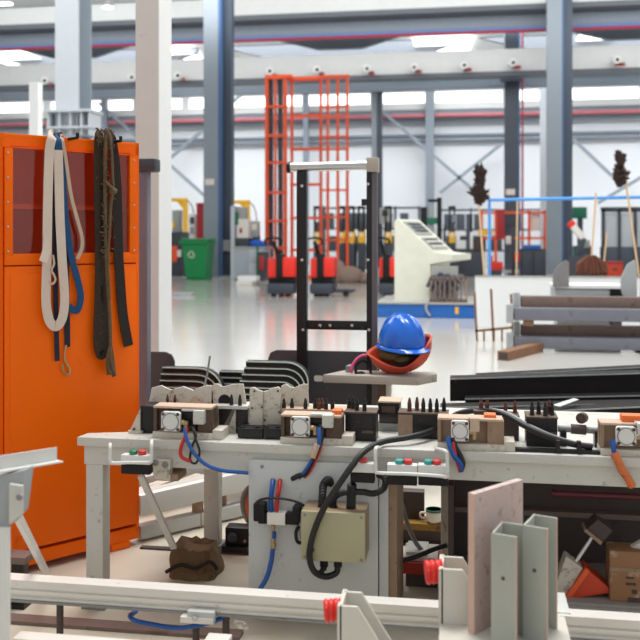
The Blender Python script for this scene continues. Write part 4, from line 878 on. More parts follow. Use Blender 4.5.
# clutter seen in the gap right of the pedestal
vg = 3.95
t = thing('stained_beam', 'yellow-stained steel beam on dark blocks, seen in the gap under the bench', 'beam', VP(420, 530, vg)); t['kind'] = 'thing'
one('beam', yellow_dirty, t, 396, 524, 446, 530.5, vg, .12); one('block', storage_dark, t, 392, 530.5, 448, 556, vg+.02, .12)
x = VP(420, 560, vg); MB().box(VP(392, 560, vg).x, VP(448, 560, vg).x, vg-.02, vg+.16, 0, VP(420, 556, vg).z).build('plinth', storage_dark, t)
one('rear_block', storage_dark, t, 397, 492, 424, 524, vg+.06, .06)
p = VP(434, 523.5, vg+.03)
t = thing('white_mug', 'white mug with a green rim standing on the yellow-stained beam', 'mug', (p.x, p.y, VP(420, 524, vg).z))
b0 = Vector((p.x, p.y, VP(420, 524, vg).z)); MB().lathe(b0, (0, 0, 1), [(.02, 0), (.032, .01), (.036, .05), (.032, .052), (.028, .015), (.005, .012)], 18).build('cup', paper, t)
MB().lathe(b0+Vector((0, 0, .052)), (0, 0, 1), [(.037, 0), (.037, .008), (.033, .008), (.033, 0), (.037, 0)], 18).build('rim', dk_green, t)
MB().tube([b0+Vector((-.033, 0, .042)), b0+Vector((-.058, 0, .04)), b0+Vector((-.056, 0, .02)), b0+Vector((-.03, 0, .016))], .005).build('handle', paper, t)
tag(MB().tube([VP(398, 490, 3.5), VP(402, 505, 3.5), VP(408, 525, 3.52), VP(416, 543, 3.54), VP(425, 552.5, 3.56), VP(436, 557, 3.6)], .009).build('grey_hose', hose_grey), 'grey hose arcing down in the gap right of the bench pedestal', 'hose')
tag(MB().tube([VP(396, 562, 3.42), VP(415, 557, 3.44), VP(432, 550, 3.46), VP(447, 545, 3.46)], .009).build('black_hose', rubber), 'black hose slanting above the red box under the bench', 'hose')
v_ = 3.47
x0, x1, _, _, _, z1 = PBX(403, 563, 440, 588, v_, .2)
t = thing('red_box', 'flat red box on the floor behind the guide rail', 'box', ((x0+x1)/2, v_+.1, 0))
MB().box(x0, x1, v_, v_+.16, 0.05, z1, .003).build('box', mat('deep_red_paint', (178, 50, 34), .55), t); MB().box(x0+.01, x1-.01, v_+.01, v_+.15, 0, .05).build('foot', storage_dark, t)
t = thing('paper_stack', 'white boards lying on top of the red box', 'boards', ((x0+x1)/2, v_+.2, z1))
MB().box(x0-.0, x1-.01, v_+.02, v_+.18, z1, z1+.014).build('board', paper, t); MB().box(x0+.01, x1-.05, v_+.04, v_+.17, z1+.014, z1+.026).build('board', white_paint, t)

# ------------------------------------------------------------------ under the left half: bag, frames, reel
p = FL(190, 581); zt_ = VP(190, 547, p.y).z
t = thing('old_sack', 'muddy brown crumpled sack standing on the floor below the bench', 'sack', (p.x, p.y+.09, 0))
sc_ = 900/ZV(190, p.y); bm_ = MB(); rows = []
for i in range(9):
    u = i/8; row = []
    wx = (50-u*10)/2/sc_; wy = .10-.02*u; z = u*(zt_*.84)
    for k in range(28):
        a = 2*pi*k/28; rr = 1+.03*sin(3*a+4*u)+.02*sin(7*a+9*u)+random.uniform(-.025, .025)
        sq = 1/max(abs(cos(a)), abs(sin(a)))**.8
        zz = z + (random.uniform(-.012, .010) if i == 8 else random.uniform(-.004, .004) if i else 0)
        row.append(bm_.bm.verts.new((p.x+wx*rr*sq*cos(a)-.012*u, p.y+.10+wy*rr*sq*sin(a), max(zz, 0))))
    rows.append(row)
for a_, b_ in zip(rows, rows[1:]):
    for k in range(28): bm_.bm.faces.new((a_[k], a_[(k+1) % 28], b_[(k+1) % 28], b_[k]))
inn = [bm_.bm.verts.new(v.co.lerp(Vector((p.x, p.y+.1, v.co.z-.05)), .3)) for v in rows[-1]]
for k in range(28): bm_.bm.faces.new((rows[-1][k], rows[-1][(k+1) % 28], inn[(k+1) % 28], inn[k]))
bm_.bm.faces.new(inn); bm_.bm.faces.new(rows[0][::-1])
bm_.build('bag', old_sack, t, sharp=25)
MB().tube([VP(166, 572, p.y-.01), VP(180, 565, p.y-.015), VP(196, 568, p.y-.02), VP(210, 562, p.y-.015), VP(217, 569, p.y)], .008, 6).build('cord', web_black, t)
# white welded frames beyond
def frame_bar(name, label, a, b, w_, h_, mt, grp=None, cat='beam'):
    o = MB().bar(a, b, w_, h_, b=.003).build(name, mt); tag(o, label, cat, grp, kind='thing'); return o
t = thing('welded_rack', 'white welded beam frame lying on the floor beyond the bench left half', 'frame', FL(190, 540))
def fpt(px, py, z): q = FL(px, py, z); return Vector((q.x, q.y, z))
for a, b, z, hh, mt in (((138, 505), (252, 478), .17, .09, white_paint), ((138, 494), (252, 468), .205, .02, cream), ((138, 532), (252, 506), .04, .06, panel_grey), ((138, 482), (252, 458), .17, .05, panel_grey)):
    MB().bar(fpt(a[0], a[1], z), fpt(b[0], b[1], z), .05, hh, b=.003).build('side_rail', mt, t)
for px, py in ((190, 512), (214, 504)):
    q = fpt(px, py+18, 0.0); MB().box(q.x, q.x+.045, q.y+.03, q.y+.06, 0, .13).build('cross_post', tan_steel, t)
for px, py in ((140, 492), (175, 486), (215, 478)): MB().bar(fpt(px, py, .19), fpt(px+26, py-10, .19), .06, .02).build('cross_bar', cream_worn, t)
t = thing('pallet_stack', 'stack of pale planks with brown ends beyond the copper reel', 'pallet', FL(240, 520))
v_ = 4.75
for k, (y0, y1) in enumerate(((474, 483), (485, 492), (495, 503), (505, 510))):
    one('plank', cream if k % 2 == 0 else wood, t, 228, y0, 262, y1, v_+.02*(k % 2), .3, .003); one('brown_end', mat('brown_end%d' % k, (120, 82, 56), .7), t, 229, y0, 232.5, y1, v_-.006, .02)
MB().box(VP(228, 500, v_).x, VP(262, 500, v_).x, v_+.04, v_+.3, 0, VP(240, 509, v_).z).build('bearer', storage_dark, t)
p = W(262, 520, 4.05)
t = thing('cable_reel', 'copper-coloured round reel edge showing left of the grey pedestal', 'reel', (p.x, p.y, 0))
R0 = .115; c0 = Vector((W(264, 512, 4.05).x, p.y, R0+.0))
zc = pz(512, 4.05); c0.z = max(zc, R0+.02)
MB().lathe(c0, (-.35, -1, 0), [(R0, 0), (R0, .02), (R0-.012, .02), (R0-.03, .012), (.03, .012), (.03, 0)], 36).build('flange', mid_grey, t)
MB().lathe(c0+Vector((0, -.012, 0)), (-.35, -1, 0), [(R0-.03, 0), (R0-.035, .03)], 32).build('winding', copper, t)
MB().box(c0.x-.01, c0.x+.12, c0.y-.06, c0.y+.1, 0, c0.z-R0+.012).build('cradle', storage_dark, t)
t = thing('black_bracket', 'black cast bracket with a knob on the floor left of the pedestal', 'bracket', FL(238, 553))
v_ = FL(238, 553).y
x0, x1, _, _, z0, z1 = PBX(225, 528, 249, 545, v_, .08); MB().box(x0, x1, v_, v_+.07, .03, z1, .005).build('block', black_steel, t)
MB().box(x0-.012, x1, v_-.02, v_+.1, 0, .032, .004).build('foot', black_steel, t)
MB().lathe(VP(233, 537, v_), (0, -1, 0), [(.022, 0), (.022, .01), (.012, .014), (.012, .02)], 16).build('knob', charcoal, t)
MB().lathe(VP(245, 541, v_), (0, -1, 0), [(.007, 0), (.007, .005)], 10).build('bolt', mid_grey, t)
tag(MB().box(FL(140, 549).x, FL(252, 552).x, FL(170, 551).y, FL(170, 551).y+.03, 0.001, .008).build('floor_cable_cover', storage_dark), 'thin dark cable cover running across the floor behind the sack', 'cable cover')
# ------------------------------------------------------------------ behind the bench
Zf = 5.0
def fz(py): return pz(py, Zf)
vF = W(335, 300, Zf).y
def fx(px): return VP(px, 250, vF).x
t = thing('lift_frame', 'tall black upright frame with a steel top bar and a grey tray', 'lifting frame', (fx(335), vF, 0))
zt_ = VP(335, 171, vF).z
for a, b in ((296.5, 306.5), (366.5, 371.5)):
    MB().box(fx(a), fx(b), vF, vF+.05, .02, zt_, .003).build('post', black_steel, t)
MB().box(fx(371.5), fx(377), vF+.003, vF+.045, .02, zt_, .002).build('post_cover', mat('post_side_grey', (104, 98, 102), .45, .3), t)
MB().cyl((fx(288.5), vF+.02, VP(335, 166.5, vF).z), (fx(368), vF+.02, VP(335, 165.5, vF).z), .026).build('top_bar', chrome, t)
MB().cyl((fx(286.5), vF+.02, VP(335, 166.5, vF).z), (fx(290), vF+.02, VP(335, 166.5, vF).z), .032).build('bar_cap', black_steel, t)
MB().box(fx(366.5), fx(378.5), vF-.015, vF+.065, VP(370, 172, vF).z, VP(370, 157.5, vF).z, .006).build('corner_bracket', tray_grey, t)
MB().box(fx(306.5), fx(366.5), vF+.01, vF+.04, VP(335, 330, vF).z, VP(335, 321, vF).z, .002).build('cross_bar', black_steel, t)
for a, y in ((302, 186), (302, 260), (368, 184), (368, 260), (320, 325.5), (330, 325.5), (352, 325.5), (303, 330), (369, 330)):
    MB().lathe(VP(a, y, vF), (0, -1, 0), [(.009, 0), (.009, .004), (.004, .006)], 10).build('bolt', chrome, t)
MB().box(fx(361.5), fx(366.5), vF+.0, vF+.03, VP(365, 205.5, vF).z, VP(365, 199, vF).z).build('latch', black_steel, t)
for a in (292, 364): MB().box(fx(a), fx(a+17), vF-.1, vF+.09, 0, .05, .004).build('foot', black_steel, t)
# dark rounded guard plates
def dark_guard(label, x0, x1, yt, v, left_round, slots=()):
    z1 = VP((x0+x1)/2, yt, v).z; X0, X1 = VP(x0, 380, v).x, VP(x1, 380, v).x
    t = thing('guard_plate', label, 'guard plate', ((X0+X1)/2, v, 0), 0, 'dark rounded guard plates behind the bench')
    pts = [(X0, v, 0), (X1, v, 0)]
    r = .05
    if left_round == 0: pts += [(X1, v, z1-r), (X1-r*.3, v, z1-r*.3), (X1-r, v, z1), (X0, v, z1)]
    else: pts += [(X1, v, z1), (X0+r, v, z1), (X0+r*.3, v, z1-r*.3), (X0, v, z1-r)]
    MB().prism(pts, (0, .02, 0), .003).build('plate', dark_plate, t)
    for a, y in slots: MB().prism(rrect(VP(a-4.5, y, v).x, VP(a+4.5, y, v).x, VP(a, y+3, v).z, VP(a, y-3, v).z, .012, v-.002), (0, .003, 0)).build('slot', paper, t)
    MB().box(X0, X1, v-.012, v+.1, 0, .02).build('foot', dark_plate, t); return t
dark_guard('dark rounded guard plate behind the upright frame, pale oval slot in it', 268, 379, 351, vF+.12, 1, ((318.5, 378.5),))
dark_guard('small dark rounded guard plate right beside the orange locker', 143, 174, 352, 4.75, 0)
# tray
Zt = 4.75; vT = 4.72
t = thing('tray_table', 'grey flat tray on an arm of the upright frame, helmets resting on it', 'tray', (VP(380, 380, vT).x, vT+.1, .3))
zT = VP(380, 376, vT).z
pl = [VP(323, 375, vT), VP(418, 378, vT-.02), VP(437, 371, vT+.12), VP(436, 366, vT+.19), VP(346, 366, vT+.19)]
pl = [Vector((q.x, q.y, zT-.042)) for q in pl]
MB().prism(pl, (0, 0, .042), .003).build('tray_top', tray_grey, t)
MB().box(VP(377.5, 390, vF-.1).x, VP(386, 390, vF-.1).x, vF-.12, vF-.04, .0, zT-.042).build('support_post', brown_steel, t)
MB().box(VP(386, 390, vF-.1).x, VP(391, 390, vF-.1).x, vF-.1, vF-.05, .0, zT-.042).build('support_rail', white_paint, t)
MB().box(VP(372, 390, vF-.1).x, VP(396, 390, vF-.1).x, vF-.2, vF-.02, 0, .015).build('foot', mid_grey, t)
# helmets
def dome(c, L_, W_, Hh, mt, name, parent, ridges=True, rot=None, rim=None, th=.004, z_lo=0.0):
    m = MB(); bm = m.bm; rows = []; n = 48; K = 16
    for i in range(K+1):
        row = []
        for k in range(n):
            a = 2*pi*k/n; lo = z_lo if rim is None else rim(a)
            u = i/K; ph = asin_safe(lo) + (pi/2-asin_safe(lo))*u
            r = cos(ph)**.82; z = sin(ph)
            x, y = L_*r*cos(a), W_*r*sin(a)
            if ridges:
                bump = max(0, 1-abs(y)/.02)*.018*min(1, max(0, z-.25)*3) + max(0, 1-abs(abs(y)-.045)/.016)*.012*min(1, max(0, z-.3)*3)
                z2 = Hh*z+bump
            else: z2 = Hh*z
            row.append(Vector((x, y, z2)))
        rows.append(row)
    V = [[bm.verts.new(p) for p in row] for row in rows[:-1]]; tp = bm.verts.new(Vector((0, 0, rows[-1][0].z)))
    for a_, b_ in zip(V, V[1:]):
        for k in range(n): bm.faces.new((a_[k], a_[(k+1) % n], b_[(k+1) % n], b_[k]))
    for k in range(n): bm.faces.new((V[-1][k], V[-1][(k+1) % n], tp))
    M = Matrix.Translation(c) @ (rot.to_4x4() if rot else Matrix.Identity(4))
    bm.transform(M)
    o = m.build(name, mt, parent, sharp=60)
    s = o.modifiers.new('shell', 'SOLIDIFY'); s.thickness = th; s.offset = -1
    return o, M
def asin_safe(x): return math.asin(max(-.99, min(.99, x)))
hv = vT+.11
hx = VP(399, 372, hv).x
from mathutils import Euler
# orange helmet, upside down, leaning so its inside shows
cO = Vector((hx, hv, zT+.158))
t = thing('safety_helmet', 'orange-red safety helmet lying upside down on the tray as a bowl', 'helmet', (hx, hv, zT), 0, 'safety helmets on the tray')
rot = (Euler((0, 0, A*.5)).to_matrix() @ Euler((radians(9), radians(-15), 0)).to_matrix() @ Euler((pi, 0, 0)).to_matrix())
rimf = lambda a: .04 + .62*max(0.0, sin(a))**3     # after flipping, +y of the shell faces the viewer
shell, MO = dome(cO, .175, .125, .158, safety_orange, 'shell', t, False, rot, rimf, .005)
pts = [MO @ Vector((.178*cos(asin_safe(rimf(a)))**.82*cos(a), .128*cos(asin_safe(rimf(a)))**.82*sin(a), .158*rimf(a))) for a in [2*pi*k/48 for k in range(48)]]
MB().tube(pts, .0045, 6, 2, True).build('rim_edge', safety_orange, t)
MB().tube([MO @ Vector((x, y, z)) for x, y, z in ((-.13, .05, .05), (-.06, .07, .09), (.02, .075, .085), (.10, .05, .05))], .012, 8).build('suspension_strap', web_black, t)
t = tag(MB().ball(cO+Vector((-.045, -.035, -.055)), .05, 1.2, .8, .7).ball(cO+Vector((.02, -.04, -.075)), .04, 1.4, .8, .6).ball(cO+Vector((-.085, -.02, -.03)), .03, 1, .9, .9).build('work_gloves', olive_cloth), 'olive cloth gloves stuffed in the upturned orange-red helmet', 'gloves')
cB = Vector((VP(402, 345, hv).x, hv+.005, zT+.152))
t = thing('safety_helmet', 'glossy blue safety helmet with ridges, sitting on the orange-red one', 'helmet', cB, 0, 'safety helmets on the tray')
rotB = (Euler((0, 0, radians(-48))).to_matrix() @ Euler((radians(3), radians(4), 0)).to_matrix())
shell, MBm = dome(cB, .142, .120, .158, safety_blue, 'shell', t, True, rotB, None, .004)
bm_ = MB(); n = 48; ring = []
for k in range(n):
    a = 2*pi*k/n; pk = .012 + .022*max(0, cos(a))**3
    prof = [(-.002, .004), (pk, -.006-.006*max(0, cos(a))), (pk, -.011-.006*max(0, cos(a))), (-.004, -.004)]
    ring.append([bm_.bm.verts.new(MBm @ Vector(((.142+e_)*cos(a), (.120+e_)*sin(a), z_))) for e_, z_ in prof])
for k in range(n):
    a_, b_ = ring[k], ring[(k+1) % n]
    for j in range(4): bm_.bm.faces.new((a_[j], a_[(j+1) % 4], b_[(j+1) % 4], b_[j]))
bm_.build('brim', safety_blue, t, sharp=60)
bm_ = MB(); bm_.rings([MBm @ Vector((0, 0, -.03)), MBm @ Vector((0, 0, .03))], [.108, .112], 28); bm_.build('headband', web_black, t)
t = tag(MB().tube([VP(352, 373, vT+.03), VP(351, 369, vT+.03), VP(355, 361, vT+.05), VP(361, 356, vT+.07), VP(367, 355, vT+.08)], .0075, 8).build('pink_strap', pink), 'pink curved strap beside the upturned helmet on the tray', 'strap')
t = tag(MB().tube([VP(356, 374, vT+.05), VP(356, 366, vT+.06), VP(362, 361, vT+.08), VP(368, 364, vT+.09), VP(371, 374, vT+.07)], .008, 8).ball(VP(361, 373, vT+.07), .02, 1.2, 1, .5).build('dark_strap', web_black), 'dark strap and buckle curled between the pink strap and the helmet', 'strap')
tag(MB().prism([Vector((q.x, q.y, zT)) for q in (VP(345.5, 375, vT+.1), VP(349, 375, vT+.08), VP(354, 374, vT+.16), VP(350, 374, vT+.17))], (0, 0, .035)).build('grey_clip', mid_grey), 'small grey metal clip standing at the left of the tray', 'clip')

# stacks of bent black steel parts
def bent_stack(label0, x0, xbend, x1, ys, v, d, grp):
    for i, y in enumerate(ys):
        a = VP(x0[i], y, v); b = VP(xbend[i], y, v); e = VP(x1[i], y, v); R_ = (e.x-b.x); z = a.z
        rec = {0: 'topmost', 1: 'second from the top', 2: 'third from the top', 3: 'fourth from the top', 4: 'fifth from the top', 5: 'lowest'}[i if i < len(ys)-1 or len(ys) == 6 else i]
        t = thing('bent_plate', '%s bent black part, painted edge glint, %s' % (rec, label0), 'bent steel part', ((a.x+b.x)/2, v+d/2, z-.05), 0, grp)
        path = [(a.x, z), (b.x, z)] + [(b.x+R_*sin(radians(q)), z-R_*.9*(1-cos(radians(q)))) for q in (15, 30, 45, 60, 75, 88)] + [(b.x+R_, z-R_*.9-.035)]
        def ribbon(off, th, y0, dd, nm, mt):
            m = MB(); P = []
            for j, (X, Z_) in enumerate(path):
                q0 = path[max(j-1, 0)]; q1 = path[min(j+1, len(path)-1)]; n_ = Vector((-(q1[1]-q0[1]), q1[0]-q0[0])).normalized()
                P.append((Vector((X, y0, Z_))+Vector((n_.x, 0, n_.y))*off, n_))
            m.sheet([p_+Vector((0, dd/2, 0)) for p_, n_ in P], [Vector((0, dd, 0))]*len(P), [Vector((n_.x, 0, n_.y))*th for p_, n_ in P])
            return m.build(nm, mt, t)
        ribbon(-.012, .026, v, d, 'plate', black_plastic)
        ribbon(-.0, .006, v-.003, .004, 'edge_strip', edge_glint)  # pale strip stands in for light reflected along the edge
v1 = 4.55
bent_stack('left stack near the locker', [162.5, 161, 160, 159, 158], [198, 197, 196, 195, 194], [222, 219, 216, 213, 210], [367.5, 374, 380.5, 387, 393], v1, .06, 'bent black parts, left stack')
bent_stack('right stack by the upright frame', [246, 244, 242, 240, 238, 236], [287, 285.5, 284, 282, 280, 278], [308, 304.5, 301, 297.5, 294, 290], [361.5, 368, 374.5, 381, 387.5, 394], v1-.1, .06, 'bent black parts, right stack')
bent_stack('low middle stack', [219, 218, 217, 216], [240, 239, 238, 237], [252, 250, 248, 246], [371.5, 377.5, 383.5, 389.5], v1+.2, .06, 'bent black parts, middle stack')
t = thing('stack_trestle', 'dark low trestle under the stacks of bent black parts', 'trestle', (VP(235, 420, v1).x, v1+.2, 0))
zz = VP(235, 408, v1).z
MB().box(VP(155, 420, v1).x, VP(286, 420, v1).x, v1-.13, v1+.32, zz-.05, zz).build('top', storage_dark, t)
for px in (160, 276):
    for dy in (0, .3): MB().box(VP(px, 420, v1).x, VP(px, 420, v1).x+.05, v1-.05+dy, v1+dy, 0, zz-.05).build('leg', storage_dark, t)

# long dark beams, right
def dark_bar(label, pL, pR, hL, mt=dark_beam, d=.12, edge=True, vv=5.4):
    a, b = VP(pL[0], pL[1], vv), VP(pR[0], pR[1], vv)
    t = thing('long_beam', label, 'steel beam', ((a.x+b.x)/2, vv+d/2, min(a.z, b.z)-hL), 0, 'long dark beams behind the bench'); t['kind'] = 'thing'
    m = MB(); m.prism([a, b, b-Vector((0, 0, hL)), a-Vector((0, 0, hL))], (0, .008, 0)); m.prism([a, b, b-Vector((0, 0, .008)), a-Vector((0, 0, .008))], (0, d, 0))
    m.prism([a-Vector((0, 0, hL)), b-Vector((0, 0, hL)), b-Vector((0, 0, hL-.008)), a-Vector((0, 0, hL-.008))], (0, d, 0)); m.build('channel', mt, t)
    if edge:
        m = MB(); e = Vector((0, -.003, 0)); m.prism([a+e, b+e, b+e-Vector((0, 0, .007)), a+e-Vector((0, 0, .007))], (0, .004, 0)); m.build('edge_light', beam_edge, t)  # pale strip paints in the overhead light on the beam's edge
    return t
dark_bar('long dark channel beam on top of the pile behind the bench, its left end free', (450, 378.5), (700, 371), .135, vv=5.4)
dark_bar('thin dark flange beam lying just behind the top channel beam', (476, 375.5), (700, 364), .05, vv=5.62, d=.1)
dark_bar('second dark channel beam of the pile, under the topmost one', (465, 398.5), (700, 394), .06, vv=5.3)
dark_bar('third dark channel beam of the pile, bright edge light painted along it', (440, 407), (700, 402), .08, vv=5.15)
dark_bar('lowest front dark channel beam of the pile, just above the bench top', (518, 412), (700, 403.5), .14, vv=4.95)
for px in (475, 600, 690):
    p = VP(px, 420, 5.3); tag(MB().box(p.x, p.x+.1, 4.95, 5.75, 0, .26).build('bearer_block', storage_dark), {475: 'dark bearer block under the free left end of the dark beam pile', 600: 'dark bearer block under the middle of the dark beam pile', 690: 'dark bearer block under the right end of the dark beam pile'}[px], 'bearer block')
t = tag(MB().prism([VP(552, 405, 4.93), VP(574, 398, 5.05), VP(579, 399.5, 5.05), VP(560, 406.5, 4.93)], (0, .02, -.008)).build('steel_offcut', beam_edge), 'bright slanting steel offcut lying on the dark beam pile', 'offcut')

# stacked steel tubes on a timber
zb0 = FL(520, 361).y
t0 = thing('timber_block', 'brown hollow timber bearer on the floor under the tube stack', 'timber', FL(515, 361))
v_ = FL(515, 361).y
MB().bar(FL(503, 356, .05)+Vector((0, 0, 0)), FL(538, 347, .05), .13, .10).build('bearer', wood, t0)
q = FL(503.5, 356, .05); dq = (FL(538, 347, .05)-q).normalized(); MB().obox(q-dq*.002, dq*.004, dq.cross(Vector((0, 0, 1)))*.05, Vector((0, 0, .036))).build('hollow_end', storage_dark, t0)
vt = FL(560, 352).y
for lab, y0, y1, x0, mt, dv in (('topmost rusty brown tube of the stacked steel tubes', 296.5, 308, 521, rust_tube, .25), ('upper blue-grey tube of the stack, below the topmost rusty tube', 308.5, 321, 514, blue_tube, 0), ('lower rusty brown tube in the middle of the tube stack', 325.5, 337, 521, rust_tube, .25), ('lowest blue-grey tube of the stacked steel tubes', 337.5, 349, 514, blue_tube, 0)):
    X0, X1, _, _, z0, z1 = PBX(x0, y0, 700, y1, vt+dv, .2)
    z0, z1 = VP(x0+40, y1, vt+dv).z, VP(x0+40, y0, vt+dv).z
    t = thing('steel_tube', lab, 'steel tube', ((X0+X1)/2, vt+dv, z0), 0, 'stacked steel tubes right of the hall floor')
    MB().box(X0, X1, vt+dv, vt+dv+.16, z0, z1, .012).build('tube', mt, t)
    m = MB(); pbox(m, x0-7, y0-3.5, x0-1, y1+2, vt+dv-.03, .22); m.build('end_plate', grey_paint, t)
t = thing('spacer_block', 'dark spacer blocks holding the two pairs of stacked tubes apart', 'spacer', VP(530, 330, vt+.05))
for a in (524, 612): one('block', storage_dark if a > 530 else wood, t, a, 320, a+10, 326, vt+.02, .2)
t2 = thing('tube_trestle', 'low brown trestle carrying the stacked steel tubes', 'trestle', VP(600, 360, vt+.1))
for a in (532, 640): MB().box(VP(a, 350, vt).x, VP(a, 350, vt).x+.12, vt-.05, vt+.45, 0, VP(a, 349, vt).z-.03).build('trestle_block', wood, t2)
# white board standing on legs
vb_ = FL(516, 333).y+.6
t = thing('white_board', 'large plain white board propped behind the stacked tubes', 'board', (VP(515, 330, vb_).x, vb_, 0))
one('board', post_white, t, 475, 277, 640, 331, vb_, .03, floor=False)
one('top_edge', screen_grey, t, 475, 276, 640, 277.5, vb_-.01, .05)
for a in (478, 630): MB().box(VP(a, 300, vb_+.03).x, VP(a+4, 300, vb_+.03).x, vb_+.03, vb_+.07, 0, VP(a, 282, vb_).z).build('prop', wood, t)
t = thing('brown_rack', 'thin brown stake rack standing in front of the white board', 'rack', FL(490, 341))
vr_ = FL(490, 341).y
for a, y0 in ((474.5, 292), (491, 289), (511, 294)): m = MB(); m.bar(VP(a, y0, vr_), VP(a+2.5, 341, vr_), .03, .03); m.build('stake', wood, t)
m = MB(); m.bar(VP(475, 331, vr_), VP(513, 327.5, vr_), .03, .03); m.build('crossbar', wood, t)
for a in (484, 494, 502): m = MB(); m.bar(VP(a, 330, vr_+.02), VP(a, 341, vr_+.02), .025, .025); m.build('short_leg', wood, t)
# grey machine tray on the tubes
vm = vt+.6
t = thing('machine_tray', 'pale grey machine tray with two slanted end ears behind the tube stack', 'machine tray', (VP(595, 300, vm).x, vm, 0))
one('tray', grey_paint, t, 555, 288, 625, 299, vm, .6); one('tray_top', post_white, t, 554, 285.5, 626, 288.5, vm-.02, .65)
one('dark_label', black_plastic, t, 610, 289, 622, 298, vm-.025, .02)
for pts in (((553, 287), (553, 276), (556, 268), (566, 260), (569, 262), (569, 286)), ((621, 291), (621, 278), (628, 264), (635, 260), (637, 272), (637, 300), (625, 300))): MB().prism([VP(x, y, vm-.04) for x, y in pts], (0, .05, 0)).build('end_ear', mid_grey if pts[0][0] < 600 else grey_paint, t)
MB().box(VP(558, 300, vm).x, VP(622, 300, vm).x, vm+.1, vm+.5, 0, VP(590, 299, vm).z).build('pedestal', grey_paint, t)
# ------------------------------------------------------------------ the hall's far half: bins, trucks, machines
def fv(px, py): return FL(px, py).y
def fb(nm, mt, parent, x0, y0, x1, y1, v, d, b=0.0, floor=False): return one(nm, mt, parent, x0, y0, x1, y1, v, d, b, floor)
# green wheelie bin
v = fv(194, 280.5); c = VP(194, 280, v)
t = thing('wheelie_bin', 'green wheelie bin with a small white emblem standing beside the dark column', 'bin', (c.x, v+.4, 0))
X = lambda px, vv=v: VP(px, 260, vv).x
zl = VP(194, 244, v).z; ztp = VP(194, 238.5, v).z
m = MB(); a, b, a2, b2 = X(185), X(204.5), X(182), X(207)
V_ = [(a, v+.1, .08), (b, v+.1, .08), (b, v+.75, .08), (a, v+.75, .08), (a2, v, zl), (b2, v, zl), (b2, v+.85, zl), (a2, v+.85, zl)]
m._faces(V_, [(3, 2, 1, 0), (4, 5, 6, 7), (0, 1, 5, 4), (1, 2, 6, 5), (2, 3, 7, 6), (3, 0, 4, 7)]); m.build('body', green, t)
MB().box(a2-.08, b2+.06, v-.07, v+.9, zl, zl+.08, .03).build('rim', green, t)
MB().box(a2-.04, b2+.03, v-.04, v+.88, zl+.08, ztp, .05).build('lid', green, t)
for xx in (a+.02, b-.1): MB().cyl((xx, v+.75, .13), (xx+.08, v+.75, .13), .13, n=18).build('wheel', black_plastic, t)
m = MB()
for k in range(3):
    q = radians(90+120*k); cc = Vector(((a+b)/2-.12, v+.035, .78)); p1 = cc+Vector((cos(q)*.11, 0, sin(q)*.11)); q2 = q+radians(95); p2 = cc+Vector((cos(q2)*.11, 0, sin(q2)*.11)); m.bar(p1, p2, .03, .05, up=(0, 1, 0))
m.build('emblem', paper, t)
MB().box(a, b, v+.15, v+.7, 0, .08).build('base', green, t)
v = fv(200, 274); t = thing('fire_panel', 'tall narrow red panel standing behind the green wheelie bin', 'panel', (VP(200, 270, v).x, v, 0))
fb('panel', dk_red, t, 196.5, 204, 204, 272, v, .25, 0, True); fb('panel_rim', dk_red, t, 196, 203, 204.5, 205.5, v-.02, .29)
def jib(label, xp, x_arm, ytop, ybase, w_=4.2):
    v = fv(xp, ybase); t = thing('jib_crane', label, 'jib crane', (VP(xp, ybase, v).x, v, 0))
    fb('mast', yellow, t, xp-w_/2, ytop, xp+w_/2, ybase, v, .14, .01, True)
    fb('arm', yellow, t, x_arm, ytop, xp, ytop+3.6, v+.01, .12, .01)
    MB().prism([VP(xp-w_/2, ytop+3.6, v+.03), VP(xp-w_/2-6, ytop+3.6, v+.03), VP(xp-w_/2, ytop+11, v+.03)], (0, .06, 0)).build('knee', yellow, t)
    MB().box(VP(xp-5, ybase, v).x, VP(xp+5, ybase, v).x, v-.1, v+.25, 0, .04).build('base_plate', charcoal, t)
    MB().tube([VP(xp+w_/2, ytop+2, v), VP(xp+7, ytop+8, v), VP(xp+9, ytop+18, v), VP(xp+8, ytop+28, v)], .02, 6).build('hose', black_plastic, t)
jib('yellow jib crane between the white-sided post and the green wheelie bin', 185, 170, 198, 272)
jib('yellow jib crane over the grey cabinet, right of the dark double column', 247.5, 234, 200, 270)
# generic far machines: body, panels, posts
def station(label, cat, x0, x1, ybase, parts, name='machine', depth=.8, grp=None):
    v = fv((x0+x1)/2, ybase); t = thing(name, label, cat, (VP((x0+x1)/2, ybase, v).x, v+depth/2, 0), 0, grp)
    for q in parts:
        nm, mt, a, ya, b, yb, dv, d = q[:8]
        fb(nm, mt, t, a, ya, b, yb, v+dv, d, 0.012, yb >= ybase)
    return t
station('small orange and dark machine with a white gauge left of the green bin', 'machine', 170, 182, 276, [('body', charcoal, 171, 232, 182, 276, 0, .8), ('orange_guard', orange_frame, 170.5, 246, 177, 262, -.06, .06), ('gauge', paper, 177, 250, 181, 257, -.05, .05), ('upper_unit', screen_grey, 172, 210, 179, 232, .1, .4), ('warning_panel', yellow, 172, 222, 175, 228, .05, .05)])
station('pale control cabinet with yellow trim right of the yellow jib mast', 'control cabinet', 187, 196, 274, [('body', post_white, 188.5, 214, 195, 240, .1, .5), ('stand', charcoal, 189, 240, 195, 274, .1, .5), ('screen', charcoal, 190, 217, 194, 224, .08, .03), ('keypad', screen_grey, 190, 227, 194, 234, .08, .03)], 'control_cabinet')
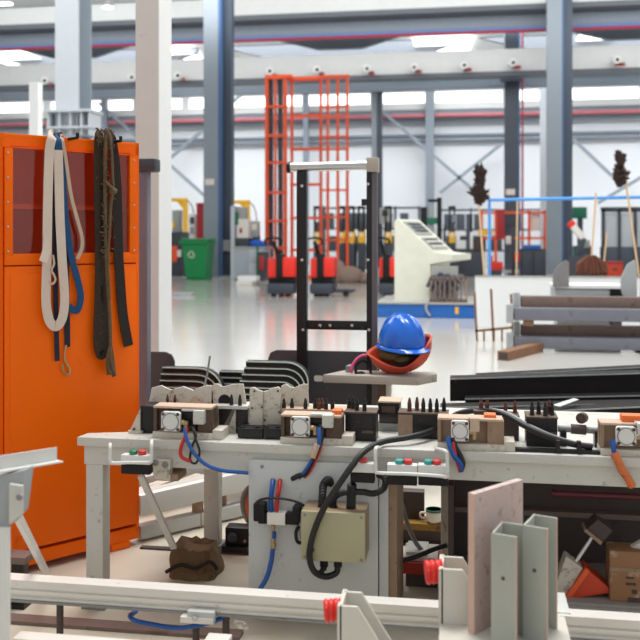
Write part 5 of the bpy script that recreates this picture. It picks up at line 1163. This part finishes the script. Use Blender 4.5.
t = station('long grey floor cabinet right of the dark double column, machine on it', 'cabinet', 231, 266, 280, [('body', mat('cabinet_grey', (170, 180, 188), .5), 233.5, 248, 264, 279, 0, 1.0), ('worktop', screen_grey, 233, 246.5, 265, 248.5, -.03, 1.06), ('side_panel', col_light, 230.5, 206, 234, 280, -.02, 1.05), ('plinth', charcoal, 234, 278, 264, 281, .04, .9), ('drawer', col_light, 249, 250, 262, 262, -.03, .03), ('drawer', col_light, 249, 263, 262, 276, -.03, .03)], 'floor_cabinet', 1.0)
vC2 = fv(248, 280)
def onto(label, cat, name, vv, ybase, parts):
    a = parts[0]; p = VP((a[2]+a[4])/2, ybase, vv); t = thing(name, label, cat, (p.x, vv, p.z))
    for nm, mt, x0, y0, x1, y1, dv, d in parts: fb(nm, mt, t, x0, y0, x1, y1, vv+dv, d, .008)
    return t
onto('white and dark bench machine standing on the grey floor cabinet', 'machine', 'bench_machine', vC2+.1, 246.5, [('base', charcoal, 235, 238, 249, 246.5, 0, .5), ('white_panel', paper, 236.5, 219, 248, 238, .02, .4), ('upper_unit', screen_grey, 237, 207, 246, 219, .08, .3), ('green_panel', dk_green, 235, 212, 238, 225, .0, .05), ('red_gauge', dk_red, 239.5, 228, 242, 233, .0, .02)])
onto('pale meter box on a dark column right of the bench machine', 'meter', 'meter_box', vC2+.45, 246.5, [('column', charcoal, 252, 236, 259, 246.5, .02, .2), ('meter_case', screen_grey, 250, 221, 258, 237, 0, .3), ('dial', paper, 251.5, 224, 256.5, 230, -.02, .02)])
p = VP(257, 247, vC2+.1); tag(MB().ball((p.x, p.y, p.z+.1), .2, 1.25, .9, .62).ball((p.x+.2, p.y+.02, p.z+.07), .14, 1, .9, .55).build('blue_cover', mat('blue_cloth', (24, 90, 200), .7, bump=.5, bscale=12)), 'bright blue cloth bundled on the grey floor cabinet', 'cloth')
v = fv(246, 285)
t = thing('packing_sheets', 'white packing sheets stacked on the floor before the grey cabinet', 'sheets', (VP(246, 285, v).x, v, 0))
MB().box(VP(236, 285, v).x, VP(252, 285, v).x, v, v+.5, 0, .09, .01).build('sheet', paper, t); MB().box(VP(236.5, 285, v).x, VP(255, 285, v).x, v+.08, v+.6, .09, .24, .02).build('sheet', post_white, t)
tag(MB().box(VP(171, 296, fv(180, 296)).x, VP(191, 296, fv(180, 296)).x, fv(180, 296), fv(180, 296)+.3, 0, .07, .01).build('floor_rail', grey_paint), 'low grey-blue bar on the floor just right of the white-sided post', 'bar')
station('red hose trolley with a green rim between grey cabinet and red trucks', 'trolley', 256, 266, 281, [('body', charcoal, 258, 252, 266, 278, 0, .4), ('frame', dk_green, 256, 246, 258, 281, .1, .1), ('tank', dk_red, 259, 256, 264, 270, -.05, .1)], 'hose_trolley', .5)

# orange lattice tower
v = 28.2
t = thing('lattice_tower', 'tall orange lattice lifting tower standing behind the red pallet trucks', 'tower', (VP(306, 260, v).x, v, 0))
def vbar(px, y0, y1, w_, dv, nm, mt, d=.14): fb(nm, mt, t, px-w_/2, y0, px+w_/2, y1, v+dv, d, 0, y1 > 262)
def hbar(x0, x1, y, w_, dv, nm, mt): fb(nm, mt, t, x0, y-w_/2, x1, y+w_/2, v+dv, .1)
for px, y0 in ((266.5, 76), (275, 78), (284.8, 76)): vbar(px, y0, 268, 3.2 if px != 275 else 2, 0, 'upright', orange_frame)
for px in (270.5, 280): vbar(px, 78, 268, 4.2, .25, 'guide_channel', navy_grey)
for y in (77.5, 106.5, 135.5, 162.5, 192.5, 221, 248): hbar(265, 287, y, 2.6, -.02, 'rung', orange_frame)
for px in (291.5, 320.5, 327.5, 337.5, 347): vbar(px, 76, 268, 2.4 if px < 348 else 3, .3 if px < 325 else -.3, 'upright', orange_frame)
for y in (79.5, 115.5, 149, 184.5, 218, 250): hbar(290, 321, y, 2.8, .28, 'rung', orange_frame)
for y in (76.5, 107, 116, 136.5, 149, 165, 190, 217, 240): hbar(320, 348.5, y, 2.0, -.32, 'rung', orange_frame)
for x0, x1 in ((265, 292), (320, 349)): hbar(x0, x1, 76.5, 3.5, .1, 'top_beam', orange_frame)
hbar(286, 321, 78, 3.5, .2, 'top_beam', orange_frame)
MB().box(VP(263, 268, v).x, VP(350, 268, v).x, v-.4, v+.6, 0, .1).build('base', orange_frame, t)

# red electric pallet trucks
def truck(label, x0, x1, ybase, fork_dx):
    v = fv((x0+x1)/2, ybase); p = VP((x0+x1)/2, ybase, v); sc = 900/ZV((x0+x1)/2, v); w_ = (x1-x0)/sc
    t = thing('pallet_truck', label, 'pallet truck', (p.x, v+.3, 0), 0, 'red electric pallet trucks')
    a, b = p.x-w_/2, p.x+w_/2
    MB().box(a, b, v, v+.7, .06, .30, .06).build('chassis', charcoal, t)
    MB().box(a+.01, a+w_*.40, v+.06, v+.6, .42, .86, .05).build('hood', red, t); MB().box(b-w_*.52, b+.03, v+.02, v+.62, .44, .88, .05).build('battery_cover', red, t)
    MB().box(a+.02, b-.02, v+.1, v+.65, .28, .46, .02).build('body', black_plastic, t)
    MB().box(p.x-.1, p.x+.06, v+.0, v+.3, .4, .95, .03).build('control_column', black_plastic, t)
    MB().bar((p.x-.05, v+.08, .9), (p.x-.12, v-.15, 1.22), .06, .06).build('tiller', black_plastic, t)
    MB().tube([(p.x-.28, v-.16, 1.16), (p.x-.3, v-.17, 1.26), (p.x-.12, v-.18, 1.31), (p.x+.06, v-.17, 1.26), (p.x+.04, v-.16, 1.16)], .025, 8).build('handle', black_plastic, t)
    for xx in (a+.1, p.x-.05, b-.2): MB().cyl((xx, v+.12, .08), (xx+.1, v+.12, .08), .08, n=16).build('wheel', rubber, t)
    if fork_dx:
        for dy in (.12, .5): MB().box(b, b+fork_dx, v+dy, v+dy+.16, .09, .15, .01).build('fork', charcoal, t)
        MB().cyl((b+fork_dx-.15, v+.12, .07), (b+fork_dx-.15, v+.26, .07), .07, n=14).build('wheel', rubber, t)
truck('red electric pallet truck left of the black upright frame, nearest the grey cabinet', 266, 294, 297, 0)
truck('red electric pallet truck inside the black upright frame, forks to the right', 309, 333, 297, .42)
truck('red electric pallet truck between the black upright frame and the cream console', 378, 396, 297, 0)
p = FL(350, 283); m = MB(); m.ball((p.x, p.y, .22), .34, 1.1, .8, .8).ball((p.x-.35, p.y+.1, .3), .3, .8, .8, 1.2).ball((p.x+.4, p.y+.1, .14), .24, 1.3, .8, .7)
tag(m.build('sack_heap', mat('grey_brown_sack', (150, 128, 116), .9, bump=.8, bscale=8)), 'heap of greyish brown sacks on the floor behind the middle red truck', 'sacks', kind='stuff')
# yellow and black stackers behind
def stacker(label, x, ybase, ytop=222, w_=13, yb=232):
    v = fv(x, ybase); t = thing('stacker_truck', label, 'stacker', (VP(x, ybase, v).x, v, 0), 0, 'yellow and black stackers along the back')
    fb('body', charcoal, t, x-w_/2, 244, x+w_/2, ybase-2, v, .8, .02); fb('cover', yellow, t, x-w_/2+.5, yb, x+w_/2-.5, 243, v-.02, .6, .03)
    for px in (x-w_/2+1, x+w_/2-1): fb('mast', black_plastic, t, px-.8, ytop-16, px+.8, ybase-1, v+.7, .15)
    fb('mast_bar', black_plastic, t, x-w_/2, ytop-16, x+w_/2, ytop-13, v+.7, .15); fb('backrest', charcoal, t, x-w_/2+2, ytop, x+w_/2-2, yb, v+.5, .15)
    fb('lamp', paper, t, x-1.5, yb+1, x+1.5, yb+5, v-.06, .05)
    for px in (x-w_*.3, x+w_*.3): q = VP(px, ybase, v); MB().cyl((q.x-.06, v+.1, .12), (q.x+.06, v+.1, .12), .12, n=14).build('wheel', rubber, t)
for x, yb, wh in ((317, 273, 'leftmost one inside the black upright frame'), (341, 272, 'second from left inside the black upright frame'), (351, 272, 'third from left inside the black upright frame'), (361, 272, 'rightmost one inside the black upright frame'), (388, 272, 'just left of the cream console'), (452, 272, 'just right of the dark forklift')):
    stacker('yellow and black stacker truck, ' + wh, x, yb, w_=7)
station('white-fronted machine on a dark base between forklift and first broom', 'machine', 442, 474, 274, [('white_front', post_white, 456, 232, 473, 249, 0, .5), ('base', charcoal, 455, 249, 474, 274, -.03, .6), ('dark_panel', charcoal, 460, 236, 469, 240, -.02, .02), ('post', black_plastic, 470, 214, 472.5, 232, .1, .1)], 'white_machine', .6)
# back row racks
station('grey switch box on a dark post left of the cream console', 'switch box', 378, 396, 270, [('post', charcoal, 384, 224, 387, 270, .1, .1), ('box', screen_grey, 379.5, 207.5, 391.5, 224, 0, .3), ('screen', charcoal, 382, 210, 388, 216, -.02, .02)], 'switch_box', .4)
station('dark metal shelving row standing along the back wall left of console', 'shelving', 322, 420, 268, [('upright', navy_grey, a, 206, a+1.6, 268, 0, .6) for a in (322, 345, 368, 394, 418)]+[('shelf', navy_grey, 322, y, 420, y+1.6, 0, .6) for y in (207, 228, 250)]+[('grey_bin', navy_grey, a, 213, a+8, 228, .05, .4) for a in (325, 336, 349, 358, 371, 384, 400)]+[('dark_bin', charcoal, a, 236, a+10, 250, .05, .4) for a in (328, 340, 354, 372, 384, 402)], 'shelving_row', .6)
station('dark metal shelving row along the back wall right of the console', 'shelving', 440, 545, 268, [('upright', navy_grey, a, 208, a+1.6, 268, 0, .6) for a in (440, 470, 545)]+[('shelf', navy_grey, 440, y, 546, y+1.6, 0, .6) for y in (209, 229, 250)]+[('blue_bin', navy_grey, a, 214, a+9, 229, .05, .4) for a in (444, 456, 474, 500, 512)]+[('dark_bin', charcoal, a, 236, a+12, 250, .05, .4) for a in (446, 474, 490)], 'shelving_row', .6)
# dark forklift
t = station('dark forklift with a green plate between its two mast channels, behind the console', 'forklift', 420, 444, 287, [('mast', black_plastic, 420.5, 207, 427, 287, 0, .25), ('mast', black_plastic, 437, 197.5, 441.5, 287, 0, .25), ('green_plate', dk_green, 426.5, 217.5, 437.5, 224, .02, .1), ('cylinder', screen_grey, 430, 205, 433.5, 262, .1, .1), ('carriage', charcoal, 422, 240, 441, 262, -.1, .1), ('body', charcoal, 420, 250, 446, 286, .4, 1.6), ('top_bar', black_plastic, 428, 199, 440, 202, 0, .2), ('guard_post', black_plastic, 443.5, 225, 445.5, 255, 1.2, .1)], 'forklift', 1.5)
q = fv(432, 287)
for px in (423, 443): w_ = VP(px, 287, q); MB().cyl((w_.x-.1, q+.6, .25), (w_.x+.1, q+.6, .25), .25, n=18).build('wheel', rubber, t)
# cream console on its blue platform
v = fv(430, 318)
t = thing('blue_platform', 'low blue steel platform under the cream console', 'platform', (VP(426, 318, v).x, v+.8, 0))
fb('front_beam', blue_plat, t, 377, 304.5, 475, 318, v, .12, .01, False); zt_ = VP(426, 302.5, v).z
MB().box(VP(377, 310, v).x, VP(475, 310, v).x, v-.03, v+1.7, zt_-.03, zt_).build('deck', screen_grey, t)
for px in (380, 425, 468): fb('foot', charcoal, t, px, 317.5, px+5, 321, v+.05, .6, 0, True)
for px in (379, 470): MB().box(VP(px, 310, v).x, VP(px, 310, v).x+.1, v+.12, v+1.6, .1, zt_-.03).build('side_beam', blue_plat, t)
fb('yellow_tag', yellow, t, 455, 307, 458.5, 314, v-.01, .01)
MB().tube([VP(427, 303, v-.02), VP(426, 309, v-.03), VP(430, 316, v-.03)], .02, 6).build('hanging_strap', screen_grey, t)
vc = v+.48; Y = lambda x, y: VP(x, y, vc)
pr = [(394.5, 303), (394.5, 222), (396, 219), (398, 219.3), (434, 252.5), (452, 254.5), (452, 260.5), (430, 264), (429.5, 303)]
P = [Y(*q) for q in pr]
for q in P:
    if q.z < zt_+.1: q.z = zt_
t = thing('control_console', 'cream sloping control console with grey switch panels on the blue platform', 'console', (Y(412, 303).x, vc+.4, zt_))
EXT = Vector((.32, .85, 0)); MB().prism(P, EXT, 0).build('cabinet', console_cream, t)
# sloping front sheet faces right; switch panels lie on the slope
s0, s1 = Y(398, 219.3), Y(434, 252.5); du = (s1-s0).normalized(); nn = du.cross(EXT).normalized(); L0 = (s1-s0).length
def slope(nm, mt, u0, u1, y0, y1, h):
    c_ = s0+du*L0*(u0+u1)/2+nn*h/2; c_ = c_+EXT*(y0+y1)/2; MB().obox(c_, du*L0*(u1-u0)/2, EXT*(y1-y0)/2, nn*h/2).build(nm, mt, t)
slope('switch_panel', screen_grey, .08, .48, .08, .82, .02); slope('switch_panel', screen_grey, .58, .92, .08, .82, .02)
for k in range(3):
    slope('meter', charcoal, .14+.1*k, .2+.1*k, .15, .75, .03)
for k in range(4): slope('button_row', paper if k % 2 else charcoal, .62+.07*k, .65+.07*k, .14, .76, .035)
# wire crate right of it
t = thing('wire_crate', 'brown open-sided crate of upright bars beside the cream console', 'crate', (VP(448, 302, v+.1).x, v+.4, zt_))
v2 = v+.06
fb('top_rim', rust_tube, t, 429.5, 277, 467.5, 279.5, v2, .04); fb('bottom_rim', rust_tube, t, 429.5, 300, 467.5, 302.4, v2, .34)
for px in (430.5, 435.5, 440, 444.5, 450, 455, 461, 466.5): fb('bar', rust_tube if px < 466 else tan_steel, t, px-.9, 278, px+.9, 301.5, v2, .04)
fb('rear_panel', screen_grey, t, 432, 266, 458, 300, v2+.33, .04); fb('top_rim', rust_tube, t, 431, 277, 466, 279, v2+.3, .04)
for px in (431, 466): MB().box(VP(px, 290, v2).x-.02, VP(px, 290, v2).x+.02, v2+.04, v2+.3, VP(440, 279, v2).z-.03, VP(440, 277.5, v2).z).build('side_rim', rust_tube, t)
m = MB()
for k in range(7):
    a = VP(433+3.5*k, 284+random.uniform(-8, 2), v2+.2); m.tube([a+Vector((-.1, 0, -.15)), a+Vector((0, .05, random.uniform(0, .06))), a+Vector((.13, 0, -.1))], .03, 6)
m.build('tangled_hose', charcoal); o = bpy.data.objects['tangled_hose']; tag(o, 'tangled dark hoses heaped in the brown crate', 'hoses', kind='stuff')
# right hand clutter behind the brooms
station('orange steel frame with a red panel behind the two far columns', 'frame', 480, 546, 272, [('upright', orange_frame, a, 210, a+2.5, 272, 0, .1) for a in (480, 494.5, 528, 543.5)]+[('rail', orange_frame, 480, y, 546, y+2.2, 0, .1) for y in (211.5, 237)]+[('red_panel', dk_red, 497, 209, 504.5, 239, -.05, .05), ('white_drum', paper, 531, 213, 540, 231, .15, .4)], 'orange_framework', .5)
t = station('dark cabinet with a blue sheet on top, left of the tall grey column', 'cabinet', 520, 547, 278, [('body', mat('black_blue', (34, 42, 56), .5), 521, 249, 546, 277, 0, .8), ('door', charcoal, 522, 251, 533, 275, -.03, .03), ('door', charcoal, 534, 251, 545, 275, -.03, .03)], 'dark_cabinet', .8)
p = VP(533, 248, fv(533, 278)); tag(MB().box(VP(524, 247, p.y).x, VP(541, 247, p.y).x, p.y+.05, p.y+.6, VP(533, 249, p.y).z, VP(533, 245, p.y).z, .02).build('blue_sheet', blue_plat), 'folded blue sheet lying on the dark cabinet behind the brooms', 'sheet')
station('red seat-like machine at the foot of the first broom', 'machine', 489, 503, 277, [('seat', red, 490, 262, 503, 270, 0, .5), ('base', charcoal, 491, 270, 502, 277, 0, .5), ('back', red, 488, 256, 493, 268, .2, .3)], 'red_machine', .5)
station('dark machine with yellow belt left of the first broom', 'machine', 462, 484, 277, [('body', charcoal, 464, 252, 484, 277, 0, .8), ('pillar', navy_grey, 466, 214, 470, 252, .2, .3), ('yellow_belt', yellow, 478, 230, 493, 235, .0, .2), ('drum', storage_dark, 473, 236, 482, 252, .1, .4)], 'dark_machine', .8)
station('slim dark stand with a white can between the thin stick and the column', 'stand', 508, 520, 276, [('post', charcoal, 511.5, 228, 514.5, 276, 0, .15), ('can', paper, 506, 236, 511, 244, 0, .2), ('red_head', red, 514.5, 253, 520, 262, 0, .2), ('foot', charcoal, 508, 273, 519, 276, -.1, .4)], 'slim_stand', .3)
station('dark glazed booth with pale windows at the right edge behind the brooms', 'booth', 600, 668, 277, [('post', charcoal, a, 208, a+3, 277, 0, .2) for a in (602, 618, 634, 650)]+[('pale_window', col_light, a, 213, a+13, 247, .06, .03) for a in (605, 621, 637)]+[('lower_panel', navy_grey, 602, 247, 653, 277, .04, .5), ('top_rail', charcoal, 602, 207, 653, 212, 0, .3)], 'glazed_booth', .6)
station('orange-red cabinet standing just right of the brown broom head', 'cabinet', 606, 624, 286, [('body', red_orange, 607, 263.5, 623, 285, 0, .4), ('top', dk_red, 606.5, 261.5, 623.5, 264, -.02, .44), ('handle', charcoal, 613, 268, 617, 270, -.02, .02)], 'red_cabinet', .4)
station('low orange-red box behind the brown broom head', 'box', 566, 586, 280, [('body', red_orange, 568, 264, 586, 279, 0, .5), ('lid', red, 567.5, 262.5, 586.5, 265, -.02, .54)], 'red_box', .5)
station('dark green machine with raised box right of the tall grey column', 'machine', 572, 592, 274, [('green_box', dk_green, 573, 207, 587, 218.5, 0, .5), ('column', charcoal, 578, 218, 583, 274, .1, .25), ('lower_body', navy_grey, 574, 246, 592, 274, .05, .5), ('teal_part', dk_green, 574, 249, 581, 258, 0, .08), ('pale_part', screen_grey, 583, 240, 590, 248, 0, .1)], 'green_machine', .6)
t = thing('robot_arm', 'white and red tilted robot arm beside the tall grey column', 'robot arm', VP(576, 262, 22))
MB().bar(VP(571, 224, 22), VP(583, 238, 22), .16, .16, up=(0, 1, 0), b=.03).build('fore_arm', paper, t); MB().bar(VP(569.5, 222, 22), VP(573, 226, 22), .18, .18, up=(0, 1, 0), b=.02).build('red_tip', red, t)
MB().bar(VP(583, 238, 22), VP(579, 255, 22), .14, .14, up=(0, 1, 0), b=.02).build('upper_arm', charcoal, t); q = VP(579, 255, 22); MB().box(q.x-.2, q.x+.2, 21.8, 22.2, 0, q.z).build('pedestal', charcoal, t)

# blue tube frame, brooms and sticks at the white board
vq = vb_+.2
t = thing('blue_tube_frame', 'bright blue tube frame above the white board, brooms leaning at it', 'tube frame', (VP(560, 270, vq).x, vq, 0))
m = MB(); m.cyl((VP(489.5, 200, vq).x, vq, 0), VP(489.5, 199.5, vq), .022, n=10); m.build('upright', blue_line, t)
MB().cyl((VP(690, 200, vq).x, vq, 0), VP(690, 199, vq), .022, n=10).build('upright', blue_line, t)
a = VP(489.5, 200, vq); b = VP(690, 197, vq); b.z = VP(690, 196.3, vq).z; MB().cyl(a, b, .024, n=10).build('top_tube', blue_line, t)
MB().box(a.x-.2, a.x+.2, vq-.03, vq+.12, 0, .02).build('foot', blue_line, t)
def broom(label, top_, bot, head, mt, kind_='feather', vv=vq-.06, r=.014, cat='broom'):
    q = VP(top_[0], top_[1], vv); g = VP(bot[0], bot[1], vv)
    k = (g.z-0.0)/(q.z-g.z); ft = g+(g-q)*k        # carry the handle on down to the floor
    t = thing('broom', label, cat, ft, 0)
    MB().cyl(ft, q, r, n=8).build('handle', pale_wood, t)
    if not head: return t
    m = MB(); c_ = VP(head[0], head[1], vv); hh = head[3]; ww = head[2]; sc = ZV(head[0], vv)/900
    for i in range(260):
        z = random.uniform(-1, 0.0) if random.random() < .62 else random.uniform(.25, 1); wz = ww*(1.0-abs(z+.4) if z < .1 else .6-.3*abs(z-.6))
        p0 = c_+Vector((random.uniform(-.3, .3)*wz*sc, random.uniform(-.06, .06), z*hh*sc*.8))
        dirv = Vector((random.uniform(-1, 1)*wz*.7, random.uniform(-4, 4), random.uniform(.0, .9)*hh*.45))*sc
        m.rings([p0, p0+dirv*.6, p0+dirv], [.014, .022, .005], 5)
    m.build('head', mt, t); return t
broom('upturned broom with a ragged dark two-tier head, leftmost of the brooms', (478.5, 200), (484.5, 277), (480, 188, 15, 22), straw)
broom('upturned broom with a tall shaggy dark head at the right edge', (623, 160), (637, 262), (620, 171, 12, 20), straw)
t = broom('upturned straw-handled broom with a brown dome head resting below the blue tube', (596, 193), (591.5, 258), None, coir)
m = MB(); c_ = VP(592, 276, vq-.06); sc = ZV(592, vq)/900
for i in range(220):
    a_ = random.uniform(-1, 1); p0 = VP(591.5, 256, vq-.06)+Vector((a_*3*sc, random.uniform(-.05, .05), 0)); p1 = c_+Vector((a_*15*sc, random.uniform(-.06, .06), random.uniform(-.02, .04)+.04*abs(a_)))
    m.rings([p0, p0.lerp(p1, .5)+Vector((a_*5*sc, 0, .06*(1-abs(a_)))), p1], [.02, .022, .012], 5)
m.build('head', coir, t)
broom('thin grey-brown stick leaning upright left of the tall grey column', (517.3, 201), (516.5, 276), None, coir, r=.012, cat='stick')
broom('short pale stick leaning just right of the brown dome broom', (607, 232), (603, 272), None, coir, r=.012, cat='stick')
